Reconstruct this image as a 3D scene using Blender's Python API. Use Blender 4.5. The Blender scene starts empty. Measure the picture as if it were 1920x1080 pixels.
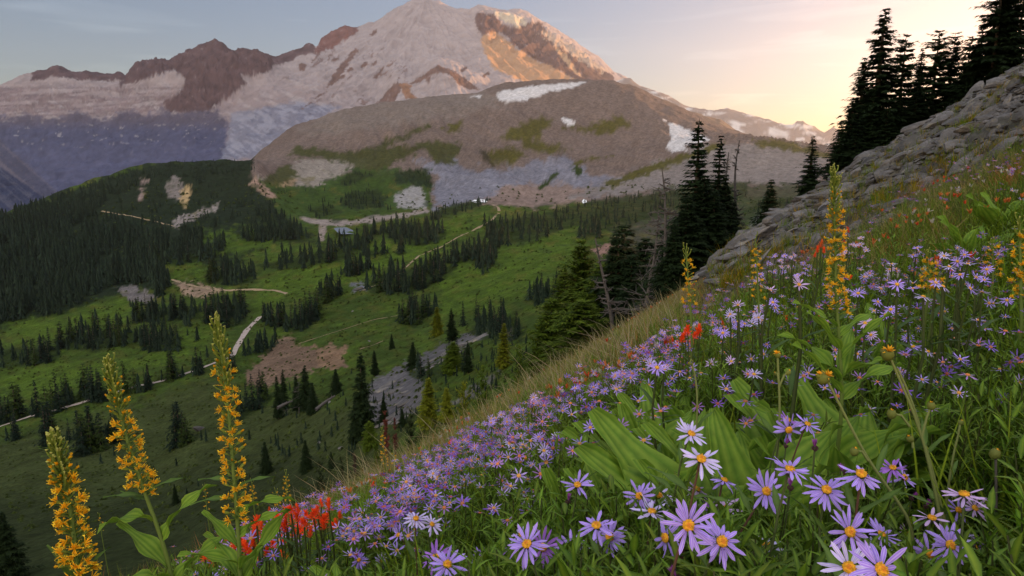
import bpy, math, random
import numpy as np
from mathutils import Vector, Matrix
from mathutils.bvhtree import BVHTree
from math import radians as R
random.seed(7)
HAZE = 1.25e-5
RNG = np.random.default_rng(11)
sc = bpy.context.scene
C = sc.collection

# ---------------------------------------------------------------- camera
F = 1280.0                                   # focal length in pixels of the 1920 px wide picture (24 mm lens)
PITCH = math.atan(240.0 / F)
cam_d = bpy.data.cameras.new('camera'); cam = bpy.data.objects.new('camera', cam_d); C.objects.link(cam)
cam_d.sensor_width = 36; cam_d.lens = 24; cam_d.clip_start = 0.03; cam_d.clip_end = 60000
cam.location = (0, 0, 0); cam.rotation_euler = (math.pi/2 - PITCH, 0, 0)
sc.camera = cam
# ---------------------------------------------------------------- sky, sun, exposure
SUN_AZ, SUN_EL = 50.0, 5.5                    # degrees right of the view axis, degrees up
w = bpy.data.worlds.new('World'); sc.world = w; w.use_nodes = True
nt = w.node_tree; nt.nodes.clear()
def N(t, ty, **k):
    n = t.nodes.new(ty)
    for a, b in k.items(): setattr(n, a, b)
    return n
sky = N(nt, 'ShaderNodeTexSky', sky_type='NISHITA', sun_disc=False)
sky.sun_elevation = R(SUN_EL); sky.sun_rotation = R(SUN_AZ)
sky.altitude = 1900; sky.air_density = 1.0; sky.dust_density = 2.0; sky.ozone_density = 1.0
# thin high cloud in the sky: noise over the view direction, only lifts and evens the sky's own colour
tc = N(nt, 'ShaderNodeTexCoord'); mp = N(nt, 'ShaderNodeMapping'); mp.inputs['Scale'].default_value = (2.2, 2.2, 19.0)
mp.inputs['Rotation'].default_value = (0, R(6), 0)
nz = N(nt, 'ShaderNodeTexNoise'); nz.inputs['Scale'].default_value = 2.1; nz.inputs['Detail'].default_value = 7; nz.inputs['Distortion'].default_value = 0.6
rp = N(nt, 'ShaderNodeMapRange'); rp.inputs['From Min'].default_value = 0.55; rp.inputs['From Max'].default_value = 1.0
rp.inputs['To Max'].default_value = 0.8
mx = N(nt, 'ShaderNodeMix', data_type='RGBA'); mx.blend_type = 'MIX'
gm = N(nt, 'ShaderNodeHueSaturation'); gm.inputs['Saturation'].default_value = 1.0
cl = N(nt, 'ShaderNodeMix', data_type='RGBA'); cl.blend_type = 'MULTIPLY'; cl.inputs[0].default_value = 1.0; cl.inputs[7].default_value = (1.75, 1.62, 1.5, 1)
bg = N(nt, 'ShaderNodeBackground'); bg.inputs['Strength'].default_value = 0.15
out = N(nt, 'ShaderNodeOutputWorld')
L = nt.links.new
L(tc.outputs['Generated'], mp.inputs[0]); L(mp.outputs[0], nz.inputs['Vector']); L(nz.outputs['Fac'], rp.inputs['Value'])
# soft shoulder on the sky's brightness, as in the exposure-blended photograph
dt = N(nt, 'ShaderNodeVectorMath', operation='DOT_PRODUCT'); dt.inputs[1].default_value = (0.3, 0.5, 0.2); L(sky.outputs[0], dt.inputs[0])
m1 = N(nt, 'ShaderNodeMath', operation='MULTIPLY_ADD'); m1.inputs[1].default_value = 0.22; m1.inputs[2].default_value = 1.0; L(dt.outputs['Value'], m1.inputs[0])
m2 = N(nt, 'ShaderNodeMath', operation='DIVIDE'); m2.inputs[0].default_value = 1.0; L(m1.outputs[0], m2.inputs[1])
vs_ = N(nt, 'ShaderNodeVectorMath', operation='SCALE'); L(sky.outputs[0], vs_.inputs[0]); L(m2.outputs[0], vs_.inputs['Scale'])
tint = N(nt, 'ShaderNodeMix', data_type='RGBA'); tint.blend_type = 'MULTIPLY'; tint.inputs[0].default_value = 1.0; tint.inputs[7].default_value = (0.79, 0.695, 0.75, 1)
# sky warmed and brightened overhead and behind the camera: added fill for shaded slopes
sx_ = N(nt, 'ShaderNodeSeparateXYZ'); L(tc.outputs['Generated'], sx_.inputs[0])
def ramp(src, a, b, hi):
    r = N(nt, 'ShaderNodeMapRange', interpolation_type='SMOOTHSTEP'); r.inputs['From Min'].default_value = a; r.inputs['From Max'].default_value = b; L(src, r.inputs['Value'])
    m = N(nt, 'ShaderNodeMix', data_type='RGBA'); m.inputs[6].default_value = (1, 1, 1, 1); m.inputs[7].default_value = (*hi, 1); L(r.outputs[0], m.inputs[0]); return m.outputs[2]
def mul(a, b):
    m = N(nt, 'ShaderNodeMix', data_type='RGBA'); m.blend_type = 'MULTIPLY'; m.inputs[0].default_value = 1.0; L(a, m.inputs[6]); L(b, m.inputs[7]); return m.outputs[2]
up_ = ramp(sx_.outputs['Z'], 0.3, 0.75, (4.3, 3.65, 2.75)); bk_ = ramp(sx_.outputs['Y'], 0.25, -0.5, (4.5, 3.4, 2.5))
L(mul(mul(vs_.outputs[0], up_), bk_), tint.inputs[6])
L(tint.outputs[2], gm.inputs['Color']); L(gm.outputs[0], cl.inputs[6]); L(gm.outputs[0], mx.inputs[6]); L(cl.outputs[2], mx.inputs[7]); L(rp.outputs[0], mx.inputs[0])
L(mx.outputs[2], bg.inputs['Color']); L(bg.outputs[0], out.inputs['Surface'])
sd = bpy.data.lights.new('sun', 'SUN'); so = bpy.data.objects.new('sun', sd); C.objects.link(so)
sd.energy = 5.0; sd.angle = R(0.5); sd.color = (1.0, 0.55, 0.26)
tosun = Vector((math.sin(R(SUN_AZ))*math.cos(R(SUN_EL)), math.cos(R(SUN_AZ))*math.cos(R(SUN_EL)), math.sin(R(SUN_EL))))
so.rotation_euler = tosun.to_track_quat('Z', 'Y').to_euler()
sc.view_settings.view_transform = 'Standard'; sc.view_settings.look = 'None'
sc.view_settings.exposure = 1.2; sc.view_settings.gamma = 1; sc.view_settings.use_curve_mapping = False
try:
    sc.cycles.volume_bounces = 0; sc.cycles.max_bounces = 5; sc.cycles.diffuse_bounces = 3
    sc.cycles.transmission_bounces = 3; sc.cycles.use_denoising = True
    sc.cycles.use_adaptive_sampling = True
except Exception: pass

# ---------------------------------------------------------------- helpers: projection, noise, masks
cp_, sp_ = math.cos(PITCH), math.sin(PITCH)
def P(px, py, D):                            # picture point at camera depth D -> world (arrays or numbers)
    a = (np.asarray(px, float) - 960)/F; b = (540 - np.asarray(py, float))/F; D = np.asarray(D, float)
    return np.stack(np.broadcast_arrays(D*a, D*(cp_ + b*sp_), D*(-sp_ + b*cp_)), -1)
def proj(p):
    x, y, z = p[..., 0], p[..., 1], p[..., 2]
    D = y*cp_ - z*sp_; D = np.maximum(D, 1e-3)
    return 960 + F*x/D, 540 - F*(y*sp_ + z*cp_)/D, D
_perm = RNG.permutation(4096)
_g = RNG.normal(size=(4096, 2)); _g /= np.linalg.norm(_g, axis=1)[:, None]
def perlin(x, y):
    xi = np.floor(x).astype(np.int64); yi = np.floor(y).astype(np.int64); fx = x - xi; fy = y - yi
    def gr(i, j, dx, dy):
        h = _perm[(_perm[i & 4095] + j) & 4095]; return _g[h, 0]*dx + _g[h, 1]*dy
    u = fx*fx*fx*(fx*(fx*6 - 15) + 10); v = fy*fy*fy*(fy*(fy*6 - 15) + 10)
    a = gr(xi, yi, fx, fy); b = gr(xi+1, yi, fx-1, fy); c = gr(xi, yi+1, fx, fy-1); d = gr(xi+1, yi+1, fx-1, fy-1)
    return (a + (b-a)*u + ((c + (d-c)*u) - (a + (b-a)*u))*v)*1.5
def fbm(x, y, o=5, g=0.5):
    s = 0; a = 1; t = 0
    for i in range(o): s = s + a*perlin(x*2**i + 17.3*i, y*2**i - 9.1*i); t += a; a *= g
    return s/t
def ridged(x, y, o=5, g=0.5):
    s = 0; a = 1; t = 0
    for i in range(o): s = s + a*(1 - 2*np.abs(perlin(x*2**i + 31.7*i, y*2**i + 5.3*i))); t += a; a *= g
    return s/t
def sdpoly(x, y, poly, closed=True):         # signed distance, positive inside (unsigned for a line: minus distance)
    pts = np.array(poly, float); n = len(pts)
    best = np.full(x.shape, 1e9); inside = np.zeros(x.shape, bool)
    for i in range(n if closed else n-1):
        a = pts[i]; b = pts[(i+1) % n]; d = b - a; l2 = max((d*d).sum(), 1e-9)
        t = np.clip(((x-a[0])*d[0] + (y-a[1])*d[1])/l2, 0, 1)
        best = np.minimum(best, (x-a[0]-t*d[0])**2 + (y-a[1]-t*d[1])**2)
        if closed:
            c = ((a[1] > y) != (b[1] > y)); dy = (b[1]-a[1]) or 1e-9
            inside ^= c & (x < d[0]*(y-a[1])/dy + a[0])
    best = np.sqrt(best)
    return np.where(inside, best, -best) if closed else -best
def sm(v, a, b): t = np.clip((v-a)/(b-a), 0, 1); return t*t*(3-2*t)
def mixc(c, k, m): return c*(1-m[..., None]) + np.array(k)*m[..., None]

# ---------------------------------------------------------------- helpers: objects and materials
def mesh_np(name, verts, faces, mat, parent=None, col=None, smooth=True):
    """verts (n,3); faces (m,3) or (m,4) arrays, or a list of such arrays"""
    me = bpy.data.meshes.new(name); verts = np.asarray(verts, np.float32)
    fl = faces if isinstance(faces, list) else [faces]
    fl = [np.asarray(f, np.int32) for f in fl if len(f)]
    nl = sum(f.size for f in fl); npoly = sum(len(f) for f in fl)
    me.vertices.add(len(verts)); me.vertices.foreach_set('co', verts.ravel())
    me.loops.add(nl); me.loops.foreach_set('vertex_index', np.concatenate([f.ravel() for f in fl]))
    me.polygons.add(npoly)
    tot = np.concatenate([np.full(len(f), f.shape[1], np.int32) for f in fl])
    st = np.concatenate([[0], np.cumsum(tot)[:-1]]).astype(np.int32)
    me.polygons.foreach_set('loop_start', st)
    try: me.polygons.foreach_set('loop_total', tot)
    except Exception: pass
    me.polygons.foreach_set('use_smooth', np.full(npoly, smooth))
    if col is not None:
        a = me.color_attributes.new('col', 'FLOAT_COLOR', 'POINT')
        c = np.ones((len(verts), 4), np.float32); c[:, :3] = col; a.data.foreach_set('color', c.ravel())
    me.update(calc_edges=True)
    if mat: me.materials.append(mat)
    o = bpy.data.objects.new(name, me); C.objects.link(o)
    if parent is not None: o.parent = parent
    return o
def setp(o, label=None, cat=None, group=None, kind=None):
    if label: o['label'] = label
    if cat: o['category'] = cat
    if group: o['group'] = group
    if kind: o['kind'] = kind
    return o
def empty(name, loc=(0, 0, 0), rz=0):
    o = bpy.data.objects.new(name, None); C.objects.link(o); o.location = loc; o.rotation_euler = (0, 0, rz); o.empty_display_size = 0.05
    return o
def copy_tree(o, kids, parent=None):
    c = o.copy(); C.objects.link(c); c.parent = parent
    for ch in kids.get(o.name, []): copy_tree(ch, kids, c)
    return c
def material(name, color=None, attr=False, rough=0.9, noise=None, bump=None, spec=0.25, trans=0.0, varo=0.0, noise2=None):
    """Principled material: a base colour (or the mesh's own 'col'), broken up by object-space noise; optional bump and leaf translucency"""
    m = bpy.data.materials.new(name); m.use_nodes = True; t = m.node_tree; t.nodes.clear(); l = t.links.new
    o = N(t, 'ShaderNodeOutputMaterial'); b = N(t, 'ShaderNodeBsdfPrincipled'); b.inputs['Roughness'].default_value = rough
    b.inputs['Specular IOR Level'].default_value = spec
    if attr: s = N(t, 'ShaderNodeAttribute', attribute_name='col').outputs['Color']
    else:
        r = N(t, 'ShaderNodeRGB'); r.outputs[0].default_value = (*color, 1); s = r.outputs[0]
    g = N(t, 'ShaderNodeNewGeometry')
    def vary(s, scale, amt, det=6):
        n = N(t, 'ShaderNodeTexNoise'); n.inputs['Scale'].default_value = scale; n.inputs['Detail'].default_value = det
        l(g.outputs['Position'], n.inputs['Vector'])
        mr = N(t, 'ShaderNodeMapRange'); mr.inputs['From Min'].default_value = 0.3; mr.inputs['From Max'].default_value = 0.7
        mr.inputs['To Min'].default_value = 1-amt; mr.inputs['To Max'].default_value = 1+amt; l(n.outputs['Fac'], mr.inputs['Value'])
        v = N(t, 'ShaderNodeVectorMath', operation='SCALE'); l(s, v.inputs[0]); l(mr.outputs[0], v.inputs['Scale']); return v.outputs[0]
    if noise: s = vary(s, *noise)
    if noise2: s = vary(s, *noise2)
    if varo:
        oi = N(t, 'ShaderNodeObjectInfo'); mr = N(t, 'ShaderNodeMapRange'); mr.inputs['To Min'].default_value = 1-varo; mr.inputs['To Max'].default_value = 1+varo
        l(oi.outputs['Random'], mr.inputs['Value']); v = N(t, 'ShaderNodeVectorMath', operation='SCALE'); l(s, v.inputs[0]); l(mr.outputs[0], v.inputs['Scale']); s = v.outputs[0]
    l(s, b.inputs['Base Color'])
    if bump:
        n = N(t, 'ShaderNodeTexNoise'); n.inputs['Scale'].default_value = bump[0]; n.inputs['Detail'].default_value = 8
        l(g.outputs['Position'], n.inputs['Vector'])
        bp = N(t, 'ShaderNodeBump'); bp.inputs['Strength'].default_value = 1.0; bp.inputs['Distance'].default_value = bump[1]
        l(n.outputs['Fac'], bp.inputs['Height']); l(bp.outputs[0], b.inputs['Normal'])
    if trans:
        tr = N(t, 'ShaderNodeBsdfTranslucent'); l(s, tr.inputs['Color']); mxs = N(t, 'ShaderNodeMixShader'); mxs.inputs[0].default_value = trans
        l(b.outputs[0], mxs.inputs[1]); l(tr.outputs[0], mxs.inputs[2]); l(mxs.outputs[0], o.inputs['Surface'])
    else: l(b.outputs[0], o.inputs['Surface'])
    return m

# ---------------------------------------------------------------- lofted land sheets
def pchip(xk, yk, x):
    """monotone cubic through knots; yk (K,) ; x (n,)"""
    h = np.diff(xk); d = np.diff(yk)/h; K = len(xk); m = np.zeros(K)
    for i in range(1, K-1):
        if d[i-1]*d[i] > 0:
            w1 = 2*h[i]+h[i-1]; w2 = h[i]+2*h[i-1]; m[i] = (w1+w2)/(w1/d[i-1]+w2/d[i])
    m[0] = d[0]; m[-1] = d[-1]
    i = np.clip(np.searchsorted(xk, x, side='right')-1, 0, K-2); t = (x-xk[i])/h[i]
    return (2*t**3-3*t**2+1)*yk[i] + (t**3-2*t**2+t)*h[i]*m[i] + (-2*t**3+3*t**2)*yk[i+1] + (t**3-t**2)*h[i]*m[i+1]
def loft(lines, pxs, Ds, smooth=0, extra=0):
    """each line: (depth, [(px, py), ...]) ; returns world points (rows=depth, cols=px)"""
    pys = []
    for D, pl in lines:
        a = np.array(pl, float); v = np.interp(pxs, a[:, 0], a[:, 1])
        lo = pxs < a[0, 0]; hi = pxs > a[-1, 0]
        if len(a) > 1:
            v[lo] = a[0, 1] + (pxs[lo]-a[0, 0])*(a[1, 1]-a[0, 1])/(a[1, 0]-a[0, 0])*0.5
        if hi.any() and extra: v[hi] = a[-1, 1] + (pxs[hi]-a[-1, 0])*(a[-1, 1]-a[-2, 1])/(a[-1, 0]-a[-2, 0])*extra
        if smooth:
            k = np.hanning(smooth+2)[1:-1]; k /= k.sum(); v = np.convolve(np.pad(v, smooth//2, mode='edge'), k, mode='same')[smooth//2:smooth//2+len(pxs)]
        pys.append(v)
    pys = np.array(pys); lk = np.log([l[0] for l in lines]); ld = np.log(Ds)
    G = np.zeros((len(Ds), len(pxs)))
    for j in range(len(pxs)): G[:, j] = pchip(lk, pys[:, j], ld)
    return P(pxs[None, :], G, Ds[:, None])
def grid_faces(nr, nc):
    i = np.arange(nr-1)[:, None]*nc + np.arange(nc-1)[None, :]; i = i.ravel()
    return np.stack([i, i+1, i+1+nc, i+nc], 1)
def sheet(name, G, col, mat):
    nr, nc = G.shape[:2]
    return setp(mesh_np(name, G.reshape(-1, 3), grid_faces(nr, nc), mat, col=col.reshape(-1, 3)), kind='structure')
# ---- the tree clumps of the valley: polygon of tree feet, number, label
CL = [
 ([(490, 496), (560, 485), (610, 470), (700, 437), (712, 441), (640, 490), (560, 503), (500, 503)], 64, 'one of the dark firs in the long band left of the blue grey pond'),
 ([(483, 400), (520, 405), (555, 420), (578, 450), (520, 452), (500, 430)], 70, 'one of the crowded firs on the spur above the left meadow'),
 ([(716, 436), (745, 425), (800, 425), (836, 438), (828, 450), (790, 462), (742, 455)], 70, 'one of the firs in the thick clump below the white snow bank'),
 ([(682, 480), (700, 470), (726, 475), (722, 481), (690, 484)], 9, 'small group fir in the meadow under the long band'),
 ([(742, 474), (758, 470), (760, 478), (745, 480)], 3, 'one of three close firs in the upper meadow'),
 ([(640, 515), (655, 500), (692, 495), (694, 506), (660, 520)], 17, 'fir in the compact clump above the large boulder'),
 ([(690, 540), (715, 520), (800, 505), (850, 498), (852, 508), (800, 540), (760, 552), (700, 548)], 62, 'fir in the wide central band of the green meadows'),
 ([(826, 495), (850, 482), (892, 470), (938, 456), (930, 480), (922, 502), (905, 512), (880, 490)], 56, 'fir in the dense block right of the meadow road'),
 ([(590, 560), (612, 548), (640, 542), (641, 552), (612, 566)], 16, 'fir in the upper part of the diagonal row beside the meadow'),
 ([(490, 600), (525, 595), (560, 600), (592, 570), (594, 598), (570, 622), (535, 620), (500, 606)], 44, 'fir in the diagonal row right of the grey road bend'),
 ([(744, 600), (770, 588), (818, 578), (822, 584), (790, 604), (778, 616)], 26, 'fir in the dark clump in the middle of the green slope'),
 ([(882, 626), (900, 600), (960, 600), (985, 618), (975, 640), (940, 640), (905, 636)], 40, 'fir in the tall dark cluster left of the bright green pine'),
 ([(985, 560), (1000, 548), (1048, 545), (1046, 560), (1005, 572)], 18, 'fir in the row just left of the bright green pine top'),
 ([(922, 421), (965, 412), (1030, 402), (1100, 384), (1165, 372), (1255, 380), (1240, 402), (1140, 432), (1075, 424), (1000, 452), (930, 457)], 170, 'fir in the long dark belt under the grey scree'),
 ([(1078, 436), (1100, 428), (1128, 432), (1122, 446), (1085, 446)], 14, 'fir in the small clump at the right edge of the green slope'),
 ([(384, 520), (400, 505), (470, 515), (478, 530), (430, 535), (392, 532)], 44, 'fir in the clump above the pale curving track'),
 ([(255, 482), (300, 470), (385, 472), (388, 488), (330, 498), (262, 494)], 60, 'fir in the forest tongue above the small bright meadow'),
 ([(398, 466), (410, 458), (424, 462), (420, 470), (404, 471)], 8, 'fir in the round isolated clump on the pale meadow'),
 ([(450, 448), (480, 440), (510, 446), (470, 455)], 14, 'fir in the low clump under the spur'),
 ([(388, 605), (400, 580), (455, 580), (462, 605), (440, 612), (400, 612)], 42, 'fir in the dark block left of the grey road'),
 ([(245, 600), (290, 588), (372, 585), (376, 598), (300, 606)], 30, 'low fir on the brow below the grey outcrop'),
 ([(262, 650), (270, 640), (335, 640), (332, 658), (290, 662)], 34, 'fir in the dense block in the left meadow'),
 ([(115, 640), (160, 628), (250, 626), (258, 642), (180, 660), (120, 655)], 30, 'fir in the loose line across the left meadow'),
 ([(-10, 660), (60, 655), (112, 660), (100, 680), (20, 690), (-10, 690)], 22, 'fir in the scattered group at the left frame edge'),
 ([(110, 752), (130, 745), (205, 740), (208, 752), (150, 758), (112, 762)], 26, 'fir in the tall dark block behind the lower road'),
 ([(-5, 780), (10, 768), (108, 764), (108, 776), (40, 790), (-5, 795)], 18, 'fir in the line above the lower road at left'),
 ([(236, 738), (262, 728), (285, 724), (280, 734), (240, 742)], 5, 'fir beside the dotted part of the lower road'),
 ([(300, 712), (342, 704), (342, 711), (305, 716)], 5, 'fir in front of the lower road, left of the lone pointed one'),
 ([(362, 700), (384, 699), (384, 705), (364, 706)], 3, 'lone pointed fir standing at the lower road'),
 ([(386, 670), (436, 690), (440, 700), (430, 702)], 3, 'fir left of the tallest yellow spike near the road'),
 ([(455, 666), (470, 660), (520, 645), (500, 665)], 8, 'small fir beside the grey road above the bare bank'),
 ([(143, 848), (160, 835), (190, 838), (188, 850), (160, 856)], 10, 'fir in the shaded clump below the lower road'),
 ([(84, 832), (135, 826), (134, 832), (90, 838)], 5, 'small fir left of the shaded clump below the road'),
 ([(14, 826), (32, 820), (30, 830)], 2, 'fir at the near side of the road by the left edge'),
 ([(200, 828), (226, 822), (224, 832)], 4, 'fir behind the upper part of the middle yellow spike'),
 ([(322, 836), (352, 826), (350, 838)], 5, 'fir beside the grey outcrop left of the tallest yellow spike'),
 ([(440, 770), (520, 735), (500, 760), (450, 790)], 9, 'small fir on the lower edge of the bare bank'),
 ([(868, 612), (876, 606), (878, 612)], 1, 'thin lone fir on the grass right of the pointed one'),
 ([(765, 700), (870, 665), (880, 690), (800, 720)], 8, 'ragged little fir among the grey ledges'),
 ([(580, 395), (620, 385), (640, 400), (600, 412)], 12, 'low fir beside the gravel flat'),
 ([(640, 378), (660, 362), (715, 360), (712, 388), (660, 392)], 60, 'fir in the dark patch on the green foot of the brown hill'),
 ([(640, 345), (660, 322), (700, 330), (650, 352)], 20, 'low fir near the top of the green foot of the brown hill'),
 ([(745, 325), (800, 318), (812, 345), (790, 338), (760, 335)], 26, 'fir on the crest left of the pale scree'),
 ([(816, 400), (850, 385), (915, 378), (890, 392), (820, 412), (808, 410)], 60, 'low green fir right under the snow bank'),
 ([(1400, 400), (1420, 385), (1500, 372), (1490, 400), (1440, 412)], 30, 'fir in the shaded hollow right of the bare snags'),
 ([(1180, 375), (1320, 345), (1400, 345), (1390, 372), (1250, 392)], 50, 'low fir on the scree foot behind the spire firs'),
]
# ================================================================ THE LAND
# ---- the far snow mountain
px = np.concatenate([np.arange(-900, -20, 12), np.arange(-20, 1240, 1.9), np.arange(1240, 2500, 12)])
Dm = np.exp(np.linspace(math.log(5200), math.log(14500), 460))
M = [
 (5200, [(-900, 520), (2500, 520)]),
 (6000, [(-900, 470), (0, 440), (200, 400), (430, 330), (800, 330), (1600, 360), (2500, 380)]),
 (7200, [(-900, 380), (0, 335), (100, 330), (250, 315), (430, 268), (560, 230), (700, 240), (1000, 250), (1600, 300), (2500, 330)]),
 (8300, [(-900, 265), (0, 232), (200, 222), (330, 212), (430, 205), (560, 190), (640, 185), (705, 193), (745, 156), (775, 160), (822, 126), (850, 140), (900, 168), (1000, 180), (1100, 190), (1600, 290), (2500, 330)]),
 (9300, [(-900, 205), (0, 167), (62, 147), (85, 140), (110, 133), (140, 141), (184, 143), (195, 147), (222, 147), (236, 150), (262, 132), (318, 124), (328, 112), (345, 104), (366, 90), (372, 82), (395, 78), (404, 71), (418, 80), (430, 95), (470, 106), (500, 118), (516, 130), (560, 140), (640, 130), (720, 118), (800, 110), (860, 112), (900, 118), (950, 122), (1040, 135), (1120, 150), (1200, 190), (1600, 290), (2500, 320)]),
 (10600, [(-900, 330), (0, 260), (300, 230), (430, 190), (500, 122), (524, 112), (550, 98), (583, 93), (592, 97), (640, 92), (700, 74), (760, 50), (830, 50), (880, 60), (900, 62), (950, 80), (1010, 88), (1060, 105), (1120, 130), (1150, 148), (1200, 185), (1600, 300), (2500, 330)]),
 (11800, [(-900, 500), (300, 400), (500, 180), (560, 125), (594, 97), (604, 76), (625, 64), (650, 56), (670, 56), (700, 44), (740, 18), (775, 3), (800, 1), (822, 4), (850, 17), (882, 21), (890, 16), (905, 14), (940, 22), (975, 20), (992, 26), (1008, 40), (1040, 58), (1075, 80), (1100, 98), (1130, 120), (1150, 141), (1170, 150), (1250, 230), (1600, 320), (2500, 340)]),
 (14500, [(-900, 600), (2500, 600)]),
]
G = loft(M, px, Dm)
X, Y = G[..., 0], G[..., 1]
q0, q1, qD = proj(G)
# spurs and gullies run down the face (away from the summit)
sx, sy = P(800, 0, 11800)[:2]
th = np.arctan2(X-sx, sy-Y); rr = np.hypot(X-sx, Y-sy)
env = sm(q1, 0, 60)*0.7 + 0.3
sp = ridged(th*7+3, rr/2600, 6, .6)*0.6 + ridged(X/900, Y/1300, 6, .6)*0.5
G[..., 2] += (sp-0.35)*(140*env + 40) * np.where(qD > 12100, 0, 1) + fbm(X/160, Y/160, 4)*22
# the dark wall right of the summit and the blunt front crag get their own relief
wall = sm(sdpoly(q0, q1, [(885, 25), (900, 22), (990, 35), (1060, 80), (1140, 140), (1050, 148), (990, 118), (940, 108), (905, 80)]), -6, 12)
G[..., 2] += wall*(ridged(X/330+q1/60, Y/900, 5)-0.2)*170
tah = sm(sdpoly(q0, q1, [(225, 150), (262, 128), (318, 120), (345, 98), (366, 80), (404, 66), (432, 88), (516, 122), (500, 140), (462, 152), (452, 175), (430, 190), (395, 205), (340, 212), (310, 200), (330, 180), (345, 155), (300, 160)]), -8, 10)
G[..., 2] += tah*(ridged(X/300, Y/420, 6, .62)-.1)*150*(.25+.75*sm(q1, 85, 140)) + tah*ridged(X/60, Y/60, 3)*26
# right of the summit the mountain falls away from the camera
q0, q1, qD = proj(G)
G = G*(1 + 0.30*sm(q0, 860, 1230) + 0.05*sm(q0, 560, 800))[..., None]
q0, q1, qD = proj(G)
n1 = fbm(q0/60, q1/22, 5); n2 = fbm(q0/15, q1/8, 6, .62); n3 = ridged((q0+q1*1.3)/70, (q1-q0*0.55)/16, 5); n4 = fbm(q0/5, q1/3.5, 3, .6)
snow = np.array([0.350, 0.305, 0.315]); col = np.ones(G.shape)*snow
col *= (1 + 0.10*n1 + 0.13*n2 + .06*n4)[..., None]
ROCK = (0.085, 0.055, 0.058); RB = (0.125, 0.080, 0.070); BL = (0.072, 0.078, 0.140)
# crevasses and rock ribs that run down the ice, dirty ice lower on the face
cr = ridged((q0*0.35+q1)/22, (q0-q1*0.4)/80, 6, .65); col = mixc(col, (0.17, 0.150, 0.165), sm(cr, .5, .72)*0.35*sm(q1, 80, 150))
rib = ridged((q0+q1*0.9)/38, (q1-q0*.3)/110, 6, .65); col = mixc(col, RB, sm(rib+n2*.5, .66, .72)*0.85*sm(fbm(q0/90+3, q1/50, 3), -.02, .12)*sm(q0, 500, 560)*sm(-q0, -860, -780)*sm(q1, 60, 90))
low = sm(q1, 110, 200)*sm(-q0, -760, -560)
col = mixc(col, (0.24, 0.19, 0.20), low*sm(n3, 0.1, 0.5)*0.7)
# long bands of moraine and bare ice across the left glacier
bd = ridged((q0-(q1-190)*2)/170, (q1+q0*.05)/9.5, 5, .6); col = mixc(col, (0.13, 0.095, 0.105), sm(bd+n2*.3, .42, .62)*sm(-q0, -470, -330)*sm(q1, 150, 172)*.75)
# bare cliffs under the left ice, blue of shade and haze painted in
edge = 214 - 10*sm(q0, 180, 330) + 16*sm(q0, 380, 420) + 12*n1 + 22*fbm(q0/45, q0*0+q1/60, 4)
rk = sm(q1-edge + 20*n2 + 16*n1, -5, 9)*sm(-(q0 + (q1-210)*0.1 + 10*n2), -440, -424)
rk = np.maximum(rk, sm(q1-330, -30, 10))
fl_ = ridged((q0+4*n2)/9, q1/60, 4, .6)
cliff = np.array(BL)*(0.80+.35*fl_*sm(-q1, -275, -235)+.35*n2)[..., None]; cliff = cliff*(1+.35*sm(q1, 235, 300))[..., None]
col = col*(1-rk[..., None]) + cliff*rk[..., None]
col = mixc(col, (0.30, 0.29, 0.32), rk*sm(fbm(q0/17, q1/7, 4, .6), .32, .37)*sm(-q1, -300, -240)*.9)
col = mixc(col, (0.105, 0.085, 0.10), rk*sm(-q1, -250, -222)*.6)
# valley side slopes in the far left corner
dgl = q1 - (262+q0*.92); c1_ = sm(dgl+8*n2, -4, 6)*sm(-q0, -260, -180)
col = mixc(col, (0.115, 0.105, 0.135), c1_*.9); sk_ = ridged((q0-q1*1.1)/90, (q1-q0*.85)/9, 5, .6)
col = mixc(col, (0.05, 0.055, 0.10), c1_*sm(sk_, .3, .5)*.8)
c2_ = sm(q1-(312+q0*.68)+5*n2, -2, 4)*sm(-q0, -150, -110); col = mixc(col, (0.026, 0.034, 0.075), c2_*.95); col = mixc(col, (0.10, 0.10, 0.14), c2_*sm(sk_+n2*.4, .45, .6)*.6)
# glacier tongue
gl = sm(sdpoly(q0, q1, [(432, 212), (560, 190), (640, 200), (560, 250), (480, 296), (410, 300), (428, 262)])+9*n2, -3, 5)
col = mixc(col, (0.245, 0.26, 0.34), gl*.8); col = mixc(col, (0.13, 0.135, 0.19), gl*sm(n3+n2*.5, 0.35, 0.6)*0.6)
def rock(poly, k=ROCK, f=1.5, j=8, jj=None, m=1.0):
    global col
    col = mixc(col, k, m*sm(sdpoly(q0, q1, poly) + j*(n2+.5*n4 if jj is None else jj), -f, f))
rock([(225, 163), (225, 130), (262, 96), (318, 88), (345, 66), (366, 48), (404, 32), (432, 54), (520, 90), (512, 130), (500, 136), (462, 143), (452, 140), (462, 158), (452, 160), (445, 172), (420, 186), (395, 205), (340, 212), (310, 207), (308, 190), (335, 175), (350, 150), (330, 132), (300, 138), (260, 152)])
rock([(58, 152), (62, 120), (110, 100), (190, 110), (230, 120), (236, 152), (222, 152), (150, 150), (100, 143)])
rock([(508, 124), (510, 90), (588, 70), (592, 97), (560, 105), (540, 117)])
rock([(592, 99), (600, 50), (650, 30), (676, 40), (668, 64), (640, 78), (615, 94)], (0.14, 0.07, 0.062))
rock([(708, 194), (730, 165), (745, 152), (756, 160), (746, 178), (740, 192)], RB, 1, 4); rock([(745, 154), (772, 159), (768, 172), (790, 190), (760, 184), (752, 166)], (0.20, .11, .07), 1, 4)
rock([(768, 156), (800, 136), (820, 122), (838, 128), (862, 140), (900, 168), (880, 168), (858, 158), (846, 140), (824, 136), (806, 142), (806, 158), (796, 148), (780, 158)], RB, 1, 5)
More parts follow.
